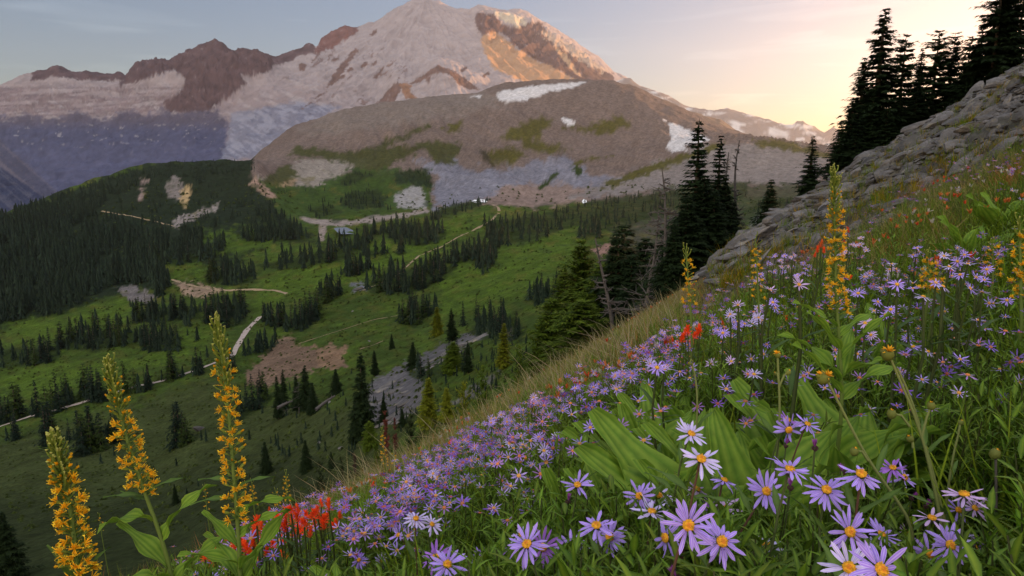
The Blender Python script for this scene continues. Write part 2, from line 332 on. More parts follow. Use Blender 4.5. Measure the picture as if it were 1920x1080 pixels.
rock([(664, 92), (674, 94), (652, 122), (636, 148), (622, 160), (612, 164), (625, 140), (642, 118)], RB, 1, 6); rock([(560, 118), (577, 120), (568, 134), (560, 132)], RB, 1, 5); rock([(700, 146), (720, 124), (718, 134), (706, 148)], RB, 1, 4); rock([(600, 176), (616, 170), (580, 195), (565, 205)], RB, 1, 5)
for a_ in ((682, 120), (700, 118), (655, 130), (640, 142), (910, 138), (870, 128), (700, 60), (630, 108)): rock([(a_[0]-7, a_[1]+4), (a_[0]+6, a_[1]-5), (a_[0]+8, a_[1]+1), (a_[0]-3, a_[1]+7)], RB, 1, 5)
# the wall right of the summit: dark cliffs above, low-sun glow painted tan below
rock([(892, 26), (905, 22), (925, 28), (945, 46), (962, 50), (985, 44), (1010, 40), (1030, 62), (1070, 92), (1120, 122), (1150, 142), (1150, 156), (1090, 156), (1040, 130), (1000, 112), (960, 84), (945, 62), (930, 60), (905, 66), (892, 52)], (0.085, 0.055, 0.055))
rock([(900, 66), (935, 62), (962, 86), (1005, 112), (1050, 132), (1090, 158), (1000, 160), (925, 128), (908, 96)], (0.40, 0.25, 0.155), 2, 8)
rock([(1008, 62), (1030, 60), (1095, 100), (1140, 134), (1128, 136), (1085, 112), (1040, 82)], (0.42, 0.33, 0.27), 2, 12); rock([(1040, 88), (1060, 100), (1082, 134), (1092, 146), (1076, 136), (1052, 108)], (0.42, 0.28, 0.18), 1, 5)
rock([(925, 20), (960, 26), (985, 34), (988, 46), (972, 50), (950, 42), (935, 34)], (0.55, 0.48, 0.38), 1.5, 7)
dk = (col.mean(-1) < .16)*(1-rk)*(1-c1_); rr_ = ridged((q0+q1*.4)/26, q1/17, 6, .62)
col = col*(1 + dk*(.55*n2 + .55*(rr_-.15)))[..., None]; col = mixc(col, (.25, .21, .22), dk*sm(n2+rr_*.5, .62, .72)*.6)
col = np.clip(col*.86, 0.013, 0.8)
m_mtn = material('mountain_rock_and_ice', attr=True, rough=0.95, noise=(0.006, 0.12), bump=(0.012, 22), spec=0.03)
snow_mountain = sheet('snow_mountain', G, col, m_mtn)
land = [snow_mountain]

# ---- hazy ridges right of the mountain
px = np.concatenate([np.arange(700, 1700, 2.5), np.arange(1700, 5200, 25)])
def ridge(name, D0, line, D1, D2, c1, c2, amp, s):
    Ds = np.exp(np.linspace(math.log(D1), math.log(D2), 70))
    LN = [(D1, [(700, 420), (5200, 420)]), ((D1*0.5+D0*0.5), [(a, (b+420)*0.48) for a, b in line]), (D0, line), (D2, [(700, 480), (5200, 480)])]
    G = loft(LN, px, Ds, 0); X, Y = G[..., 0], G[..., 1]
    G[..., 2] += (ridged(X/s, Y/s, 5)-0.4)*amp*sm(-np.abs(np.log(Ds/D0))[:, None]*np.ones_like(X), -0.25, -0.0)
    G[..., 2] += fbm(X/s*6, Y/s*6, 4)*amp*0.25
    a, b, _ = proj(G); m = sm(fbm(a/45, b/12, 4), 0.0, 0.25)
    col = mixc(np.ones(G.shape)*np.array(c1), c2, m)
    o = sheet(name, G, col, m_mtn); land.append(o); return o
ridge('far_ridge', 10500, [(700, 300), (1050, 200), (1150, 152), (1180, 148), (1235, 172), (1290, 197), (1340, 208), (1362, 205), (1400, 214), (1440, 226), (1470, 234), (1487, 233), (1494, 226), (1506, 225), (1514, 233), (1532, 243), (1545, 250), (1562, 240), (1580, 250), (1620, 262), (1700, 255), (1900, 240), (2400, 200), (5200, 100)], 8200, 12500, (0.20, 0.17, 0.16), (0.5, 0.48, 0.48), 60, 700)
ridge('mid_ridge', 6800, [(700, 330), (1060, 230), (1140, 165), (1180, 158), (1230, 182), (1300, 212), (1350, 225), (1380, 245), (1420, 262), (1500, 282), (1560, 300), (1700, 310), (2400, 290), (5200, 100)], 5000, 8000, (0.15, 0.11, 0.085), (0.17, 0.13, 0.10), 35, 500)

# ---- bare brown hill and the valley in front of it: one loft, split into two sheets
V = [
 (35, [(-900, 2000), (0, 1750), (600, 1350), (900, 1120), (1100, 960), (1300, 760), (1600, 600), (2000, 540), (2600, 500)]),
 (90, [(-900, 1500), (0, 1320), (300, 1210), (500, 1090), (700, 935), (850, 830), (950, 750), (1100, 660), (1200, 600), (1300, 560), (1500, 480), (2000, 420), (2600, 380)]),
 (150, [(-900, 1230), (0, 1090), (300, 1030), (500, 940), (600, 880), (700, 795), (800, 720), (900, 662), (1000, 610), (1100, 565), (1200, 530), (1400, 470), (2000, 400), (2600, 350)]),
 (250, [(-900, 1050), (0, 935), (300, 890), (500, 815), (600, 765), (700, 712), (800, 672), (900, 622), (1000, 575), (1100, 535), (1200, 505), (1400, 450), (2000, 380), (2600, 330)]),
 (400, [(-900, 880), (0, 805), (200, 752), (400, 695), (500, 690), (600, 668), (700, 640), (800, 610), (900, 572), (1000, 530), (1100, 500), (1200, 480), (1400, 430), (2000, 340), (2600, 270)]),
 (650, [(-900, 740), (0, 680), (300, 602), (500, 562), (700, 525), (900, 474), (1000, 452), (1100, 438), (1200, 428), (1400, 395), (2000, 290), (2600, 200)]),
 (1000, [(-900, 620), (0, 550), (200, 520), (400, 480), (600, 440), (700, 428), (900, 402), (1000, 400), (1100, 398), (1200, 392), (1500, 362), (2000, 260), (2600, 150)]),
 (1500, [(-900, 520), (0, 450), (200, 420), (400, 388), (500, 385), (600, 405), (700, 394), (800, 384), (900, 376), (1000, 384), (1100, 370), (1250, 345), (1350, 335), (1500, 325), (1600, 330), (2000, 250), (2600, 120)]),
 (1900, [(-900, 480), (0, 402), (50, 383), (100, 368), (150, 352), (200, 334), (250, 318), (300, 308), (340, 302), (400, 299), (450, 297), (480, 296), (520, 330), (560, 345), (600, 350), (660, 350), (720, 348), (800, 352), (850, 345), (900, 330), (1000, 345), (1060, 335), (1150, 318), (1250, 285), (1330, 262), (1420, 262), (1500, 270), (1600, 290), (2000, 240), (2600, 100)]),
 (2400, [(-900, 700), (0, 600), (300, 450), (400, 370), (460, 320), (500, 300), (560, 290), (620, 296), (700, 285), (760, 268), (820, 262), (860, 282), (900, 272), (960, 262), (1020, 270), (1080, 275), (1160, 268), (1250, 262), (1330, 262), (1420, 275), (1600, 310), (2000, 300), (2600, 200)]),
 (3200, [(-900, 800), (0, 700), (300, 450), (440, 330), (480, 290), (510, 264), (550, 240), (580, 228), (600, 221), (640, 208), (680, 200), (760, 188), (830, 180), (900, 172), (930, 160), (960, 155), (1020, 151), (1100, 149), (1150, 151), (1190, 160), (1230, 182), (1270, 200), (1310, 218), (1350, 236), (1400, 252), (1450, 268), (1500, 280), (1560, 295), (1700, 330), (2600, 330)]),
 (4600, [(-900, 800), (0, 700), (2600, 520)]),
]
px = np.concatenate([np.arange(-900, -20, 14), np.arange(-20, 1640, 2.6), np.arange(1640, 2600, 14)])
DB = np.exp(np.linspace(math.log(35), math.log(4600), 620))
G = loft(V, px, DB, 5)
X, Y = G[..., 0], G[..., 1]; q0, q1, qD = proj(G)
s = np.clip(qD/1000, 0.03, 3)
bump = (fbm(X/55, Y/55, 5)*5*np.clip(qD/500, 0.25, 1.6) + fbm(X/260, Y/260, 4)*16*sm(qD, 300, 1200))
G[..., 2] += bump*sm(qD, 40, 120)
# scree gullies on the flank of the brown hill
fl = sm(qD, 1600, 1950)*sm(-qD, -3000, -2500)*sm(q0, 560, 700)
G[..., 2] += fl*(ridged((X+0.35*Y)/130, Y/700, 5, .6)-0.3)*34
G[..., 2] += sm(qD, 1400, 2100)*(fbm(X/70, Y/70, 4))*7
q0, q1, qD = proj(G)
n1 = fbm(X/120, Y/120, 5); n2 = fbm(X/28, Y/28, 4); nb = fbm(q0/26, q1/11, 5); nc = fbm(q0/17, q1/8, 5, .62); nd = fbm(q0/70+5, q1/26, 4)
GRASS = np.array([0.039, 0.063, 0.013]); DARKG = (0.022, 0.040, 0.008); BRIGHT = (0.058, 0.096, 0.013); DULL = (0.058, 0.066, 0.014)
BROWN = (0.145, 0.110, 0.097); GREY = (0.165, 0.165, 0.205); OLIVE = (0.062, 0.060, 0.010); TAN = (0.27, 0.19, 0.12)
col = np.ones(G.shape)*GRASS
col = mixc(col, DULL, sm(nb+0.5*nd, -0.1, 0.35)*0.7)
col = mixc(col, BRIGHT, sm(nd-nb*0.5, 0.0, 0.35)*0.6)
col = mixc(col, DARKG, sm(nc+nb*0.7, 0.15, 0.5)*0.6)
def paint(poly, k, f=3, j=10, m=1.0, jj=None, closed=True, wd=0):
    global col
    d = sdpoly(q0, q1, poly, closed) + wd; j = j*1.9
    col = mixc(col, k, m*sm(d + j*(nc if jj is None else jj), -f, f))
# broad zones
paint([(-900, 1200), (-900, 780), (0, 830), (250, 760), (420, 700), (470, 760), (640, 760), (760, 700), (800, 760), (700, 900), (500, 960), (300, 1090)], (0.040, 0.050, 0.018), 16, 16, 0.9)
paint([(-900, 1300), (-900, 960), (0, 930), (250, 930), (430, 860), (620, 860), (700, 940), (400, 1200)], (0.024, 0.032, 0.013), 30, 30, 0.85)
paint([(-900, 620), (-900, 440), (0, 400), (200, 330), (300, 300), (500, 290), (480, 340), (560, 420), (590, 445), (420, 500), (330, 500), (300, 540), (200, 560), (0, 620)], (0.014, 0.022, 0.012), 6, 14)
paint([(480, 330), (560, 300), (700, 285), (780, 300), (810, 340), (800, 385), (640, 400), (560, 430), (500, 360)], (0.040, 0.070, 0.018), 6, 14, 0.9)
# meadows seen bright
for pl in ([(380, 440), (470, 430), (560, 470), (420, 480)], [(500, 520), (620, 480), (760, 440), (800, 470), (640, 530), (470, 580)], [(820, 415), (900, 400), (930, 400), (880, 440), (820, 470), (640, 540), (700, 470)],
           [(850, 500), (1000, 440), (1080, 425), (1080, 470), (1020, 540), (820, 600), (820, 520)], [(290, 490), (380, 485), (360, 520), (310, 520)], [(0, 600), (120, 600), (250, 550), (240, 590), (60, 640)], [(240, 680), (400, 600), (430, 610), (330, 670), (120, 730), (0, 740), (0, 700)]):
    paint(pl, BRIGHT, 12, 22, 0.85)
# brown hill
hill = [(468, 330), (480, 286), (508, 255), (548, 225), (600, 205), (760, 170), (900, 150), (1100, 120), (1300, 190), (1500, 240), (1640, 280), (1640, 390), (1490, 372), (1390, 372), (1200, 378), (1100, 378), (1000, 388), (930, 384), (890, 378), (812, 392), (800, 340), (760, 330), (660, 336), (600, 318), (520, 344)]
paint(hill, BROWN, 3, 4)
paint([(600, 205), (700, 190), (900, 165), (960, 190), (860, 215), (760, 235), (620, 250), (560, 250)], (0.17, 0.14, 0.125), 10, 14, 0.8, nb)
paint([(480, 336), (500, 330), (570, 300), (700, 290), (690, 315), (640, 330), (590, 350), (560, 352)], (0.23, 0.20, 0.175), 3, 8)
paint([(812, 392), (815, 330), (780, 305), (850, 295), (870, 318), (935, 320), (1060, 290), (1110, 330), (1200, 330), (1140, 365), (1000, 384), (900, 376)], GREY, 5, 12, 0.95, nb)
paint([(900, 380), (960, 345), (1050, 345), (1120, 352), (1100, 376), (990, 388)], (0.21, 0.15, 0.125), 5, 12, 0.9, nb)
paint([(1060, 372), (1130, 345), (1250, 300), (1330, 270), (1500, 270), (1560, 300), (1520, 350), (1390, 345), (1250, 360)], (0.18, 0.16, 0.155), 4, 10, 0.9, nb)
paint([(740, 368), (790, 330), (800, 392), (746, 388)], (0.25, 0.24, 0.24), 3, 8)
paint([(466, 345), (478, 332), (505, 355), (520, 370), (505, 372)], (0.28, 0.19, 0.15), 2, 4)
paint([(518, 352), (540, 333), (560, 335), (548, 350)], TAN, 2, 4)
# plants on the brown hill
for pl, k_ in (([(542, 293), (557, 274), (613, 281), (650, 285), (705, 274), (779, 241), (812, 233), (790, 246), (727, 276), (779, 270), (816, 263), (868, 272), (853, 293), (855, 309), (816, 307), (798, 281), (761, 293), (727, 315), (698, 333), (650, 307), (594, 296)], (0.044, 0.050, 0.013)), ([(827, 241), (868, 226), (859, 248), (845, 247)], OLIVE),
           ([(935, 259), (960, 240), (1016, 218), (1038, 226), (1012, 252), (996, 262), (1031, 270), (1070, 277), (1031, 288), (987, 280), (970, 262)], OLIVE), ([(912, 285), (964, 274), (985, 293), (960, 305), (920, 306)], OLIVE), ([(1050, 241), (1113, 233), (1164, 218), (1182, 234), (1127, 254), (1098, 246)], OLIVE),
           ([(500, 330), (540, 305), (560, 330), (530, 345), (495, 342)], (0.044, 0.050, 0.013)), ([(898, 280), (912, 284), (922, 312), (906, 306)], (0.04, 0.035, 0.02))):
    paint(pl, k_, 4, 8, 0.93)
paint([(520, 402), (520, 348), (575, 352), (613, 358), (650, 318), (738, 315), (809, 322), (809, 360), (779, 348), (738, 360), (727, 402)], (0.036, 0.062, 0.014), 3, 8, .95)
paint([(642, 389), (650, 368), (700, 360), (727, 372), (722, 389)], (0.016, 0.028, 0.013), 3, 6, .95); paint([(738, 345), (745, 322), (790, 318), (810, 330), (808, 352), (770, 344)], (0.016, 0.028, 0.013), 3, 6, .95)
paint([(1008, 352), (1042, 322), (1050, 324), (1030, 345), (1012, 356)], DARKG, 1.5, 3)
paint([(1072, 320), (1082, 310), (1092, 315), (1090, 330), (1080, 328)], DARKG, 1.5, 3)
paint([(1060, 312), (1105, 296), (1150, 292), (1110, 300), (1072, 312)], OLIVE, 1.5, 3)
paint([(1118, 352), (1180, 325), (1240, 300), (1300, 285), (1360, 262), (1350, 276), (1290, 300), (1220, 325), (1150, 350)], OLIVE, 2, 7, 0.95)
paint([(1410, 262), (1460, 262), (1540, 282), (1640, 300), (1600, 306), (1480, 282), (1420, 275)], OLIVE, 2, 6, 0.9)
paint([(1180, 380), (1250, 350), (1400, 345), (1500, 345), (1520, 400), (1400, 420), (1200, 430), (1100, 400)], (0.035, 0.045, 0.022), 6, 12, 0.85)
paint([(1150, 430), (1290, 395), (1340, 440), (1290, 500), (1180, 500)], (0.060, 0.055, 0.045), 8, 20, 0.85)
paint([(1420, 395), (1500, 385), (1470, 430), (1400, 450)], (0.12, 0.12, 0.125), 6, 12, 0.8)
# bare places in the valley
for pl, k in (([(262, 333), (272, 333), (268, 370), (262, 372)], (0.20, 0.15, 0.14)), ([(310, 345), (325, 333), (345, 343), (342, 372), (320, 372)], (0.16, 0.14, 0.135)), ([(338, 362), (350, 352), (360, 355), (348, 386), (342, 380)], (0.33, 0.24, 0.13)),
              ([(318, 420), (345, 405), (385, 392), (412, 378), (408, 392), (380, 402), (350, 415), (335, 428)], (0.22, 0.19, 0.185)), ([(218, 540), (250, 535), (290, 552), (285, 572), (240, 562)], (0.13, 0.115, 0.12)),
              ([(330, 527), (380, 536), (420, 544), (390, 556), (345, 556)], (0.25, 0.175, 0.13)), ([(462, 700), (520, 640), (545, 628), (560, 650), (640, 655), (650, 690), (600, 690), (560, 705), (500, 725), (462, 720)], (0.145, 0.095, 0.070)),
              ([(590, 650), (648, 648), (640, 690), (600, 686)], (0.18, 0.115, 0.075)), ([(1110, 470), (1150, 450), (1150, 470), (1120, 480)], (0.22, 0.13, 0.11)), ([(660, 535), (680, 530), (690, 542), (665, 548)], (0.13, 0.13, 0.16)),
              ([(690, 720), (740, 690), (800, 660), (860, 632), (920, 608), (925, 622), (860, 655), (800, 690), (790, 760), (740, 790), (690, 790)], (0.095, 0.09, 0.10)),
              ([(820, 770), (880, 730), (940, 690), (900, 740)], (0.10, 0.095, 0.09))):
    paint(pl, k, 2.5, 9, 0.95)
# far flats and gravel bar
paint([(560, 405), (600, 412), (660, 414), (700, 405), (770, 398), (800, 390), (804, 398), (760, 408), (690, 418), (640, 424), (580, 420)], (0.24, 0.20, 0.185), 1.5, 3)
paint([(598, 420), (612, 425), (608, 452), (598, 450)], (0.22, 0.18, 0.165), 1.5, 3)
# washed streaks down the scree and broken ground on the hill
hm_ = sm(sdpoly(q0, q1, hill), -2, 6); sk = ridged((q0+q1*.55)/13, (q1-q0*.2)/55, 5, .6); br = fbm(q0/10, q1/5, 5, .65)
col = col*(1 - .10*hm_ + hm_*(.16*(sk-.1)*(1+2*fbm(q0/50, q1/30, 3)) + .24*br))[..., None]
col = mixc(col, (0.07, 0.055, 0.045), hm_*sm(br+.4*nb, .25, .5)*.35)
# sun-bleached and boggy patches in the meadows
md = sm(-q1, -760, -380)*(1-hm_); y_ = fbm(q0/38+9, q1/15, 5, .6); col = mixc(col, (0.095, 0.085, 0.022), md*sm(y_, .12, .35)*.55*(col[..., 1] > .05)); col = mixc(col, (0.022, 0.036, 0.012), md*sm(-y_+.4*nc, .15, .35)*.7*(col[..., 1] > .045))
# snow left on the brown hill
for pl in ([(931, 182), (932, 174), (945, 169), (975, 166), (1010, 160), (1050, 157), (1085, 154), (1100, 154), (1085, 160), (1055, 168), (1030, 173), (1005, 180), (985, 188), (958, 190), (938, 188)], [(1050, 220), (1065, 220), (1082, 232), (1064, 233)], [(882, 182), (903, 178), (898, 184)],
           [(1242, 222), (1258, 230), (1300, 246), (1330, 262), (1310, 268), (1282, 272), (1290, 282), (1262, 285), (1248, 276), (1258, 262), (1256, 240)]):
    paint(pl, (0.50, 0.48, 0.49), 1.2, 2.2)
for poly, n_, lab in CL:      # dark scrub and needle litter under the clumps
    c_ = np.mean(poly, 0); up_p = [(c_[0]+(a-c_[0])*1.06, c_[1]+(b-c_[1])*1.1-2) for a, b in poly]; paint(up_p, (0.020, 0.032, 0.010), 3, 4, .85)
col = np.clip(col*(1 + 0.16*n2 + 0.16*nc)[..., None], 0.008, 0.8)
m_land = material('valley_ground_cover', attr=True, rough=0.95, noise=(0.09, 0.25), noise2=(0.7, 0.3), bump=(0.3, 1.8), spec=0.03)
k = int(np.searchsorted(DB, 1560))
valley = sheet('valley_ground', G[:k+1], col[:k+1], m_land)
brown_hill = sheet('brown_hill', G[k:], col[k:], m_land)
land += [valley, brown_hill]
VG = G
# ---- the flowery hillside the camera stands on. The lines give the tops of the plants, the ground lies below them
T = [
 (0.12, [(-900, 2300), (400, 2100), (960, 2000), (1900, 1900), (3200, 1700)]),
 (0.35, [(-900, 1650), (0, 1500), (400, 1400), (900, 1290), (1300, 1220), (1650, 1200), (1950, 1180), (3200, 1000)]),
 (0.6, [(-900, 1500), (0, 1250), (400, 1180), (900, 1080), (1300, 1000), (1650, 1020), (1950, 980), (3200, 700)]),
 (0.8, [(-900, 1500), (0, 1220), (400, 1120), (825, 1045), (1100, 930), (1300, 850), (1450, 880), (1600, 880), (1900, 850), (3200, 400)]),
 (1.2, [(-900, 1500), (0, 1190), (400, 1065), (700, 1000), (1000, 900), (1200, 775), (1450, 745), (1700, 745), (1900, 690), (3200, 100)]),
 (1.8, [(-900, 1550), (0, 1170), (400, 1030), (700, 940), (1000, 800), (1200, 695), (1400, 645), (1700, 620), (1900, 560), (3200, -100)]),
 (2.6, [(-900, 1550), (0, 1180), (400, 1010), (700, 895), (900, 815), (1100, 700), (1300, 605), (1500, 550), (1700, 500), (1900, 440), (3200, -250)]),
 (4, [(-900, 1600), (0, 1220), (400, 1015), (600, 940), (800, 836), (1000, 722), (1200, 612), (1400, 520), (1600, 445), (1750, 380), (1900, 310), (3200, -400)]),
 (6, [(-900, 1650), (0, 1260), (400, 1030), (500, 985), (600, 925), (800, 818), (1000, 700), (1200, 585), (1400, 492), (1600, 405), (1750, 325), (1900, 235), (3200, -520)]),
 (9, [(-900, 1700), (0, 1330), (400, 1090), (600, 960), (800, 838), (1000, 712), (1200, 582), (1400, 475), (1600, 370), (1750, 285), (1900, 190), (3200, -620)]),
 (15, [(-900, 1800), (0, 1450), (600, 1050), (800, 890), (1000, 745), (1200, 588), (1300, 520), (1400, 462), (1500, 405), (1600, 345), (1750, 255), (1900, 160), (3200, -680)]),
 (28, [(-900, 1900), (0, 1600), (600, 1200), (800, 980), (1000, 800), (1200, 620), (1300, 530), (1400, 452), (1500, 385), (1560, 345), (1640, 296), (1750, 232), (1850, 170), (1920, 128), (3200, -700)]),
 (50, [(-900, 2000), (0, 1700), (600, 1350), (800, 1080), (1000, 880), (1200, 680), (1300, 570), (1400, 475), (1500, 400), (1560, 362), (1640, 320), (1750, 262), (1850, 205), (1920, 165), (3200, -600)]),
 (100, [(-900, 2400), (600, 1500), (1000, 1000), (1200, 780), (1400, 600), (1600, 480), (1900, 330), (3200, -300)]),
]
PXH = np.concatenate([np.arange(-900, 200, 16), np.arange(200, 1960, 5), np.arange(1960, 3200, 16), np.arange(3200, 9000, 70)])
DH = np.exp(np.linspace(math.log(0.12), math.log(100), 330))
HT = loft(T, PXH, DH, 9, .9)                       # tops of plants
q0, q1, qD = proj(HT)
talus = sm(sdpoly(q0, q1, [(1330, 520), (1350, 480), (1400, 430), (1560, 325), (1760, 215), (1990, 60), (3200, -900), (3200, -250), (2200, 110), (1960, 195), (1850, 262), (1700, 342), (1600, 402), (1500, 455), (1350, 520)]) + 14*fbm(q0/40, q1/30, 3), -40, 30)*sm(qD, 3.5, 5)
hgt = np.interp(np.log(qD), np.log([0.12, 0.5, 2, 6, 12, 30]), [0.30, 0.27, 0.26, 0.24, 0.14, 0.05])*(1-talus)
G = HT.copy(); G[..., 2] -= hgt
X, Y = G[..., 0], G[..., 1]
G[..., 2] += fbm(X/0.9, Y/0.9, 4)*0.03*sm(qD, 0.5, 2) + fbm(X/3.5, Y/3.5, 4)*0.10*sm(qD, 3, 8)
G[..., 2] += talus*(np.abs(fbm(X/1.4, Y/1.4, 4))*0.5 + ridged(X/0.6, Y/0.6, 3)*0.10)
HG, TAL, HH, HD = G, talus, hgt, qD
n1 = fbm(X/0.5, Y/0.5, 4); n2 = fbm(X/2.5, Y/2.5, 4)
col = np.ones(G.shape)*np.array([0.028, 0.024, 0.015])
col = mixc(col, (0.020, 0.032, 0.009), sm(n1, -0.2, 0.3))
dry = sm(qD, 3.2, 6)*(1-talus)
col = mixc(col, (0.15, 0.115, 0.06), dry*sm(n2+n1*0.5, -0.4, 0.3)*0.8)
col = mixc(col, (0.085, 0.078, 0.072), talus*0.9)
col = mixc(col, (0.10, 0.085, 0.06), talus*sm(n2, 0.0, 0.3)*0.7)
col = mixc(col, (0.03, 0.036, 0.016), sm(qD, 26, 34))
m_soil = material('hillside_soil', attr=True, rough=0.95, noise=(9, 0.35), bump=(14, 0.03), spec=0.15)
hillside = sheet('hillside_ground', G, col, m_soil)
land.append(hillside)
# the same ridge goes on, out of the picture, to the right: it keeps the evening sun off the valley
px = np.arange(2100, 9000, 120.0)
RD = np.exp(np.linspace(math.log(100), math.log(3000), 60))
RL = [(100, [(2100, 480), (9000, 200)]), (400, [(2100, 345), (2600, 275), (3500, 100), (9000, -900)]), (1000, [(2100, 262), (2600, 150), (3500, -50), (9000, -1500)]), (1600, [(2100, 220), (2600, 120), (3500, -60), (9000, -1500)]), (3000, [(2100, 420), (9000, 380)])]
G = loft(RL, px, RD)
G[..., 2] += fbm(G[..., 0]/120, G[..., 1]/120, 5)*14
side_ridge = sheet('side_ridge', G, np.ones(G.shape)*np.array([0.05, 0.055, 0.03]), m_land)
land.append(side_ridge)

def bvh_of(objs):
    vs, fs, o = [], [], 0
    for ob in objs:
        me = ob.data; n = len(me.vertices); a = np.empty(n*3, np.float32); me.vertices.foreach_get('co', a); vs.append(a.reshape(-1, 3))
        f = np.empty(len(me.polygons)*4, np.int32); me.polygons.foreach_get('vertices', f); fs.append(f.reshape(-1, 4)+o); o += n
    return BVHTree.FromPolygons(np.concatenate(vs).tolist(), np.concatenate(fs).tolist())
B_all = bvh_of([valley, brown_hill, hillside, snow_mountain]); B_far = bvh_of([valley, brown_hill]); B_hill = bvh_of([hillside])
def hit(px, py, bvh=None):
    d = Vector(P(px, py, 1.0)).normalized(); r = (bvh or B_far).ray_cast(Vector((0, 0, 0)), d)
    return r[0]
def drop(p, bvh=None, up=30):
    r = (bvh or B_hill).ray_cast(Vector((p[0], p[1], p[2]+up)), Vector((0, 0, -1))); return r[0]
# ================================================================ TREES
def rotz(a): c, s = math.cos(a), math.sin(a); return np.array([[c, -s, 0], [s, c, 0], [0, 0, 1.0]])
def tube(pts, rad, n=5):
    """closed-ended tapered tube through points; returns verts, quads"""
    pts = np.asarray(pts, float); rad = np.asarray(rad, float); k = len(pts)
    t = np.gradient(pts, axis=0); t /= np.linalg.norm(t, axis=1)[:, None] + 1e-12
    ref = np.array([0, 0, 1.0]) if abs(t[:, 2]).mean() < 0.8 else np.array([1.0, 0, 0])
    u = np.cross(t, ref); u /= np.linalg.norm(u, axis=1)[:, None] + 1e-12; v = np.cross(t, u)
    a = np.arange(n)*2*math.pi/n
    V_ = pts[:, None] + rad[:, None, None]*(np.cos(a)[None, :, None]*u[:, None] + np.sin(a)[None, :, None]*v[:, None])
    i = np.arange(k-1)[:, None]*n; j = np.arange(n)[None, :]; j2 = (j+1) % n
    f = np.stack([i+j, i+j2, i+n+j2, i+n+j], -1).reshape(-1, 4)
    return V_.reshape(-1, 3), f
class MB:
    """collects pieces of one mesh"""
    def __init__(s): s.v = []; s.f3 = []; s.f4 = []; s.c = []; s.n = 0
    def add(s, v, f, c=None):
        v = np.asarray(v, float); f = np.asarray(f)
        s.v.append(v); (s.f3 if f.shape[1] == 3 else s.f4).append(f + s.n); s.n += len(v)
        c = (1, 1, 1) if c is None else c
        s.c.append(np.broadcast_to(np.asarray(c, float), v.shape))
    def arrays(s):
        return np.concatenate(s.v), [np.concatenate(x) for x in (s.f3, s.f4) if x], np.concatenate(s.c)
    def build(s, name, mat, parent=None, smooth=True):
        v, f, c = s.arrays(); return mesh_np(name, v, f, mat, parent, c, smooth)
def instance(v, f, c, pos, mats, tint=None):
    """many copies of one small shape in one mesh: pos (n,3), mats (n,3,3), tint (n,3)"""
    n = len(pos); V_ = np.einsum('nij,kj->nki', mats, v) + pos[:, None]
    F_ = [(fa[None] + (np.arange(n)*len(v))[:, None, None]).reshape(-1, fa.shape[1]) for fa in (f if isinstance(f, list) else [f])]
    C_ = np.broadcast_to(c[None], (n, len(v), 3))*(1 if tint is None else tint[:, None])
    return V_.reshape(-1, 3), F_, C_.reshape(-1, 3)

def conifer_crown(seed, H=1.0, W=0.16, whorls=46, nb=6, spray=5, size=0.03, gap=0.0, base=0.06, droop=0.35, round_=0.0, c1=(0.011, 0.020, 0.008), c2=(0.026, 0.042, 0.013), lean=0.0):
    """whorls of drooping branches carrying many small needle sprays; all lengths relative to the tree's height"""
    r = np.random.default_rng(seed); V_, C_ = [], []
    for k in range(whorls):
        t = (k + r.uniform(-.4, .4))/whorls; z = base + (1-base)*max(t, 0)
        prof = (1-t)**(0.85-0.45*round_)*(min(1, t*9+0.35))
        L_ = W*prof*(1 + 0.25*math.sin(t*23+seed) + r.uniform(-.15, .15)) + 0.008
        m = max(3, int(nb*(0.6+0.6*prof)))
        for b in range(m):
            if r.random() < gap: continue
            a = r.uniform(0, 2*math.pi); l = L_*r.uniform(.6, 1.15); up = 0.5*(t-0.45) - droop*0.6
            d = np.array([math.cos(a), math.sin(a), up]); side = np.array([-math.sin(a), math.cos(a), 0])
            ns = max(2, int(spray*(0.45+prof)))
            for q in range(ns):
                s = (q+r.uniform(0.1, 1))/ns; p = np.array([lean*z*z, 0, z]) + d*l*s + np.array([0, 0, 0.3*droop*l*s*s])
                sz = size*r.uniform(.6, 1.3)*(1.15-0.45*s)*(0.55+0.6*prof)
                for sg in (-1, 1):
                    e = d*0.7*sz + side*sg*sz*r.uniform(.5, 1.1) + np.array([0, 0, r.uniform(-.55, .1)*sz])
                    wv = np.cross(e, np.array([0, 0, 1.0])); wv = wv/(np.linalg.norm(wv)+1e-9)*sz*0.30
                    V_ += [p-wv*0.6, p+wv*0.6, p+e]
                    cc = np.array(c1)+(np.array(c2)-np.array(c1))*r.random(); C_ += [cc]*3
                V_ += [p+side*sz*.4, p-side*sz*.4, p+d*sz*0.8+np.array([0, 0, -sz*.55])]; C_ += [np.array(c1)]*3
    for q in range(10):   # the leading shoot
        a = r.uniform(0, 6.28); z = 1-0.012*q; V_ += [np.array([lean, 0, z]), np.array([lean+.003*q*math.cos(a), .003*q*math.sin(a), z-.03]), np.array([lean+.0025, 0, z-.03])]; C_ += [np.array(c1)]*3
    V_ = np.array(V_)*H; n = len(V_)//3
    return V_, np.arange(n*3).reshape(-1, 3), np.array(C_)
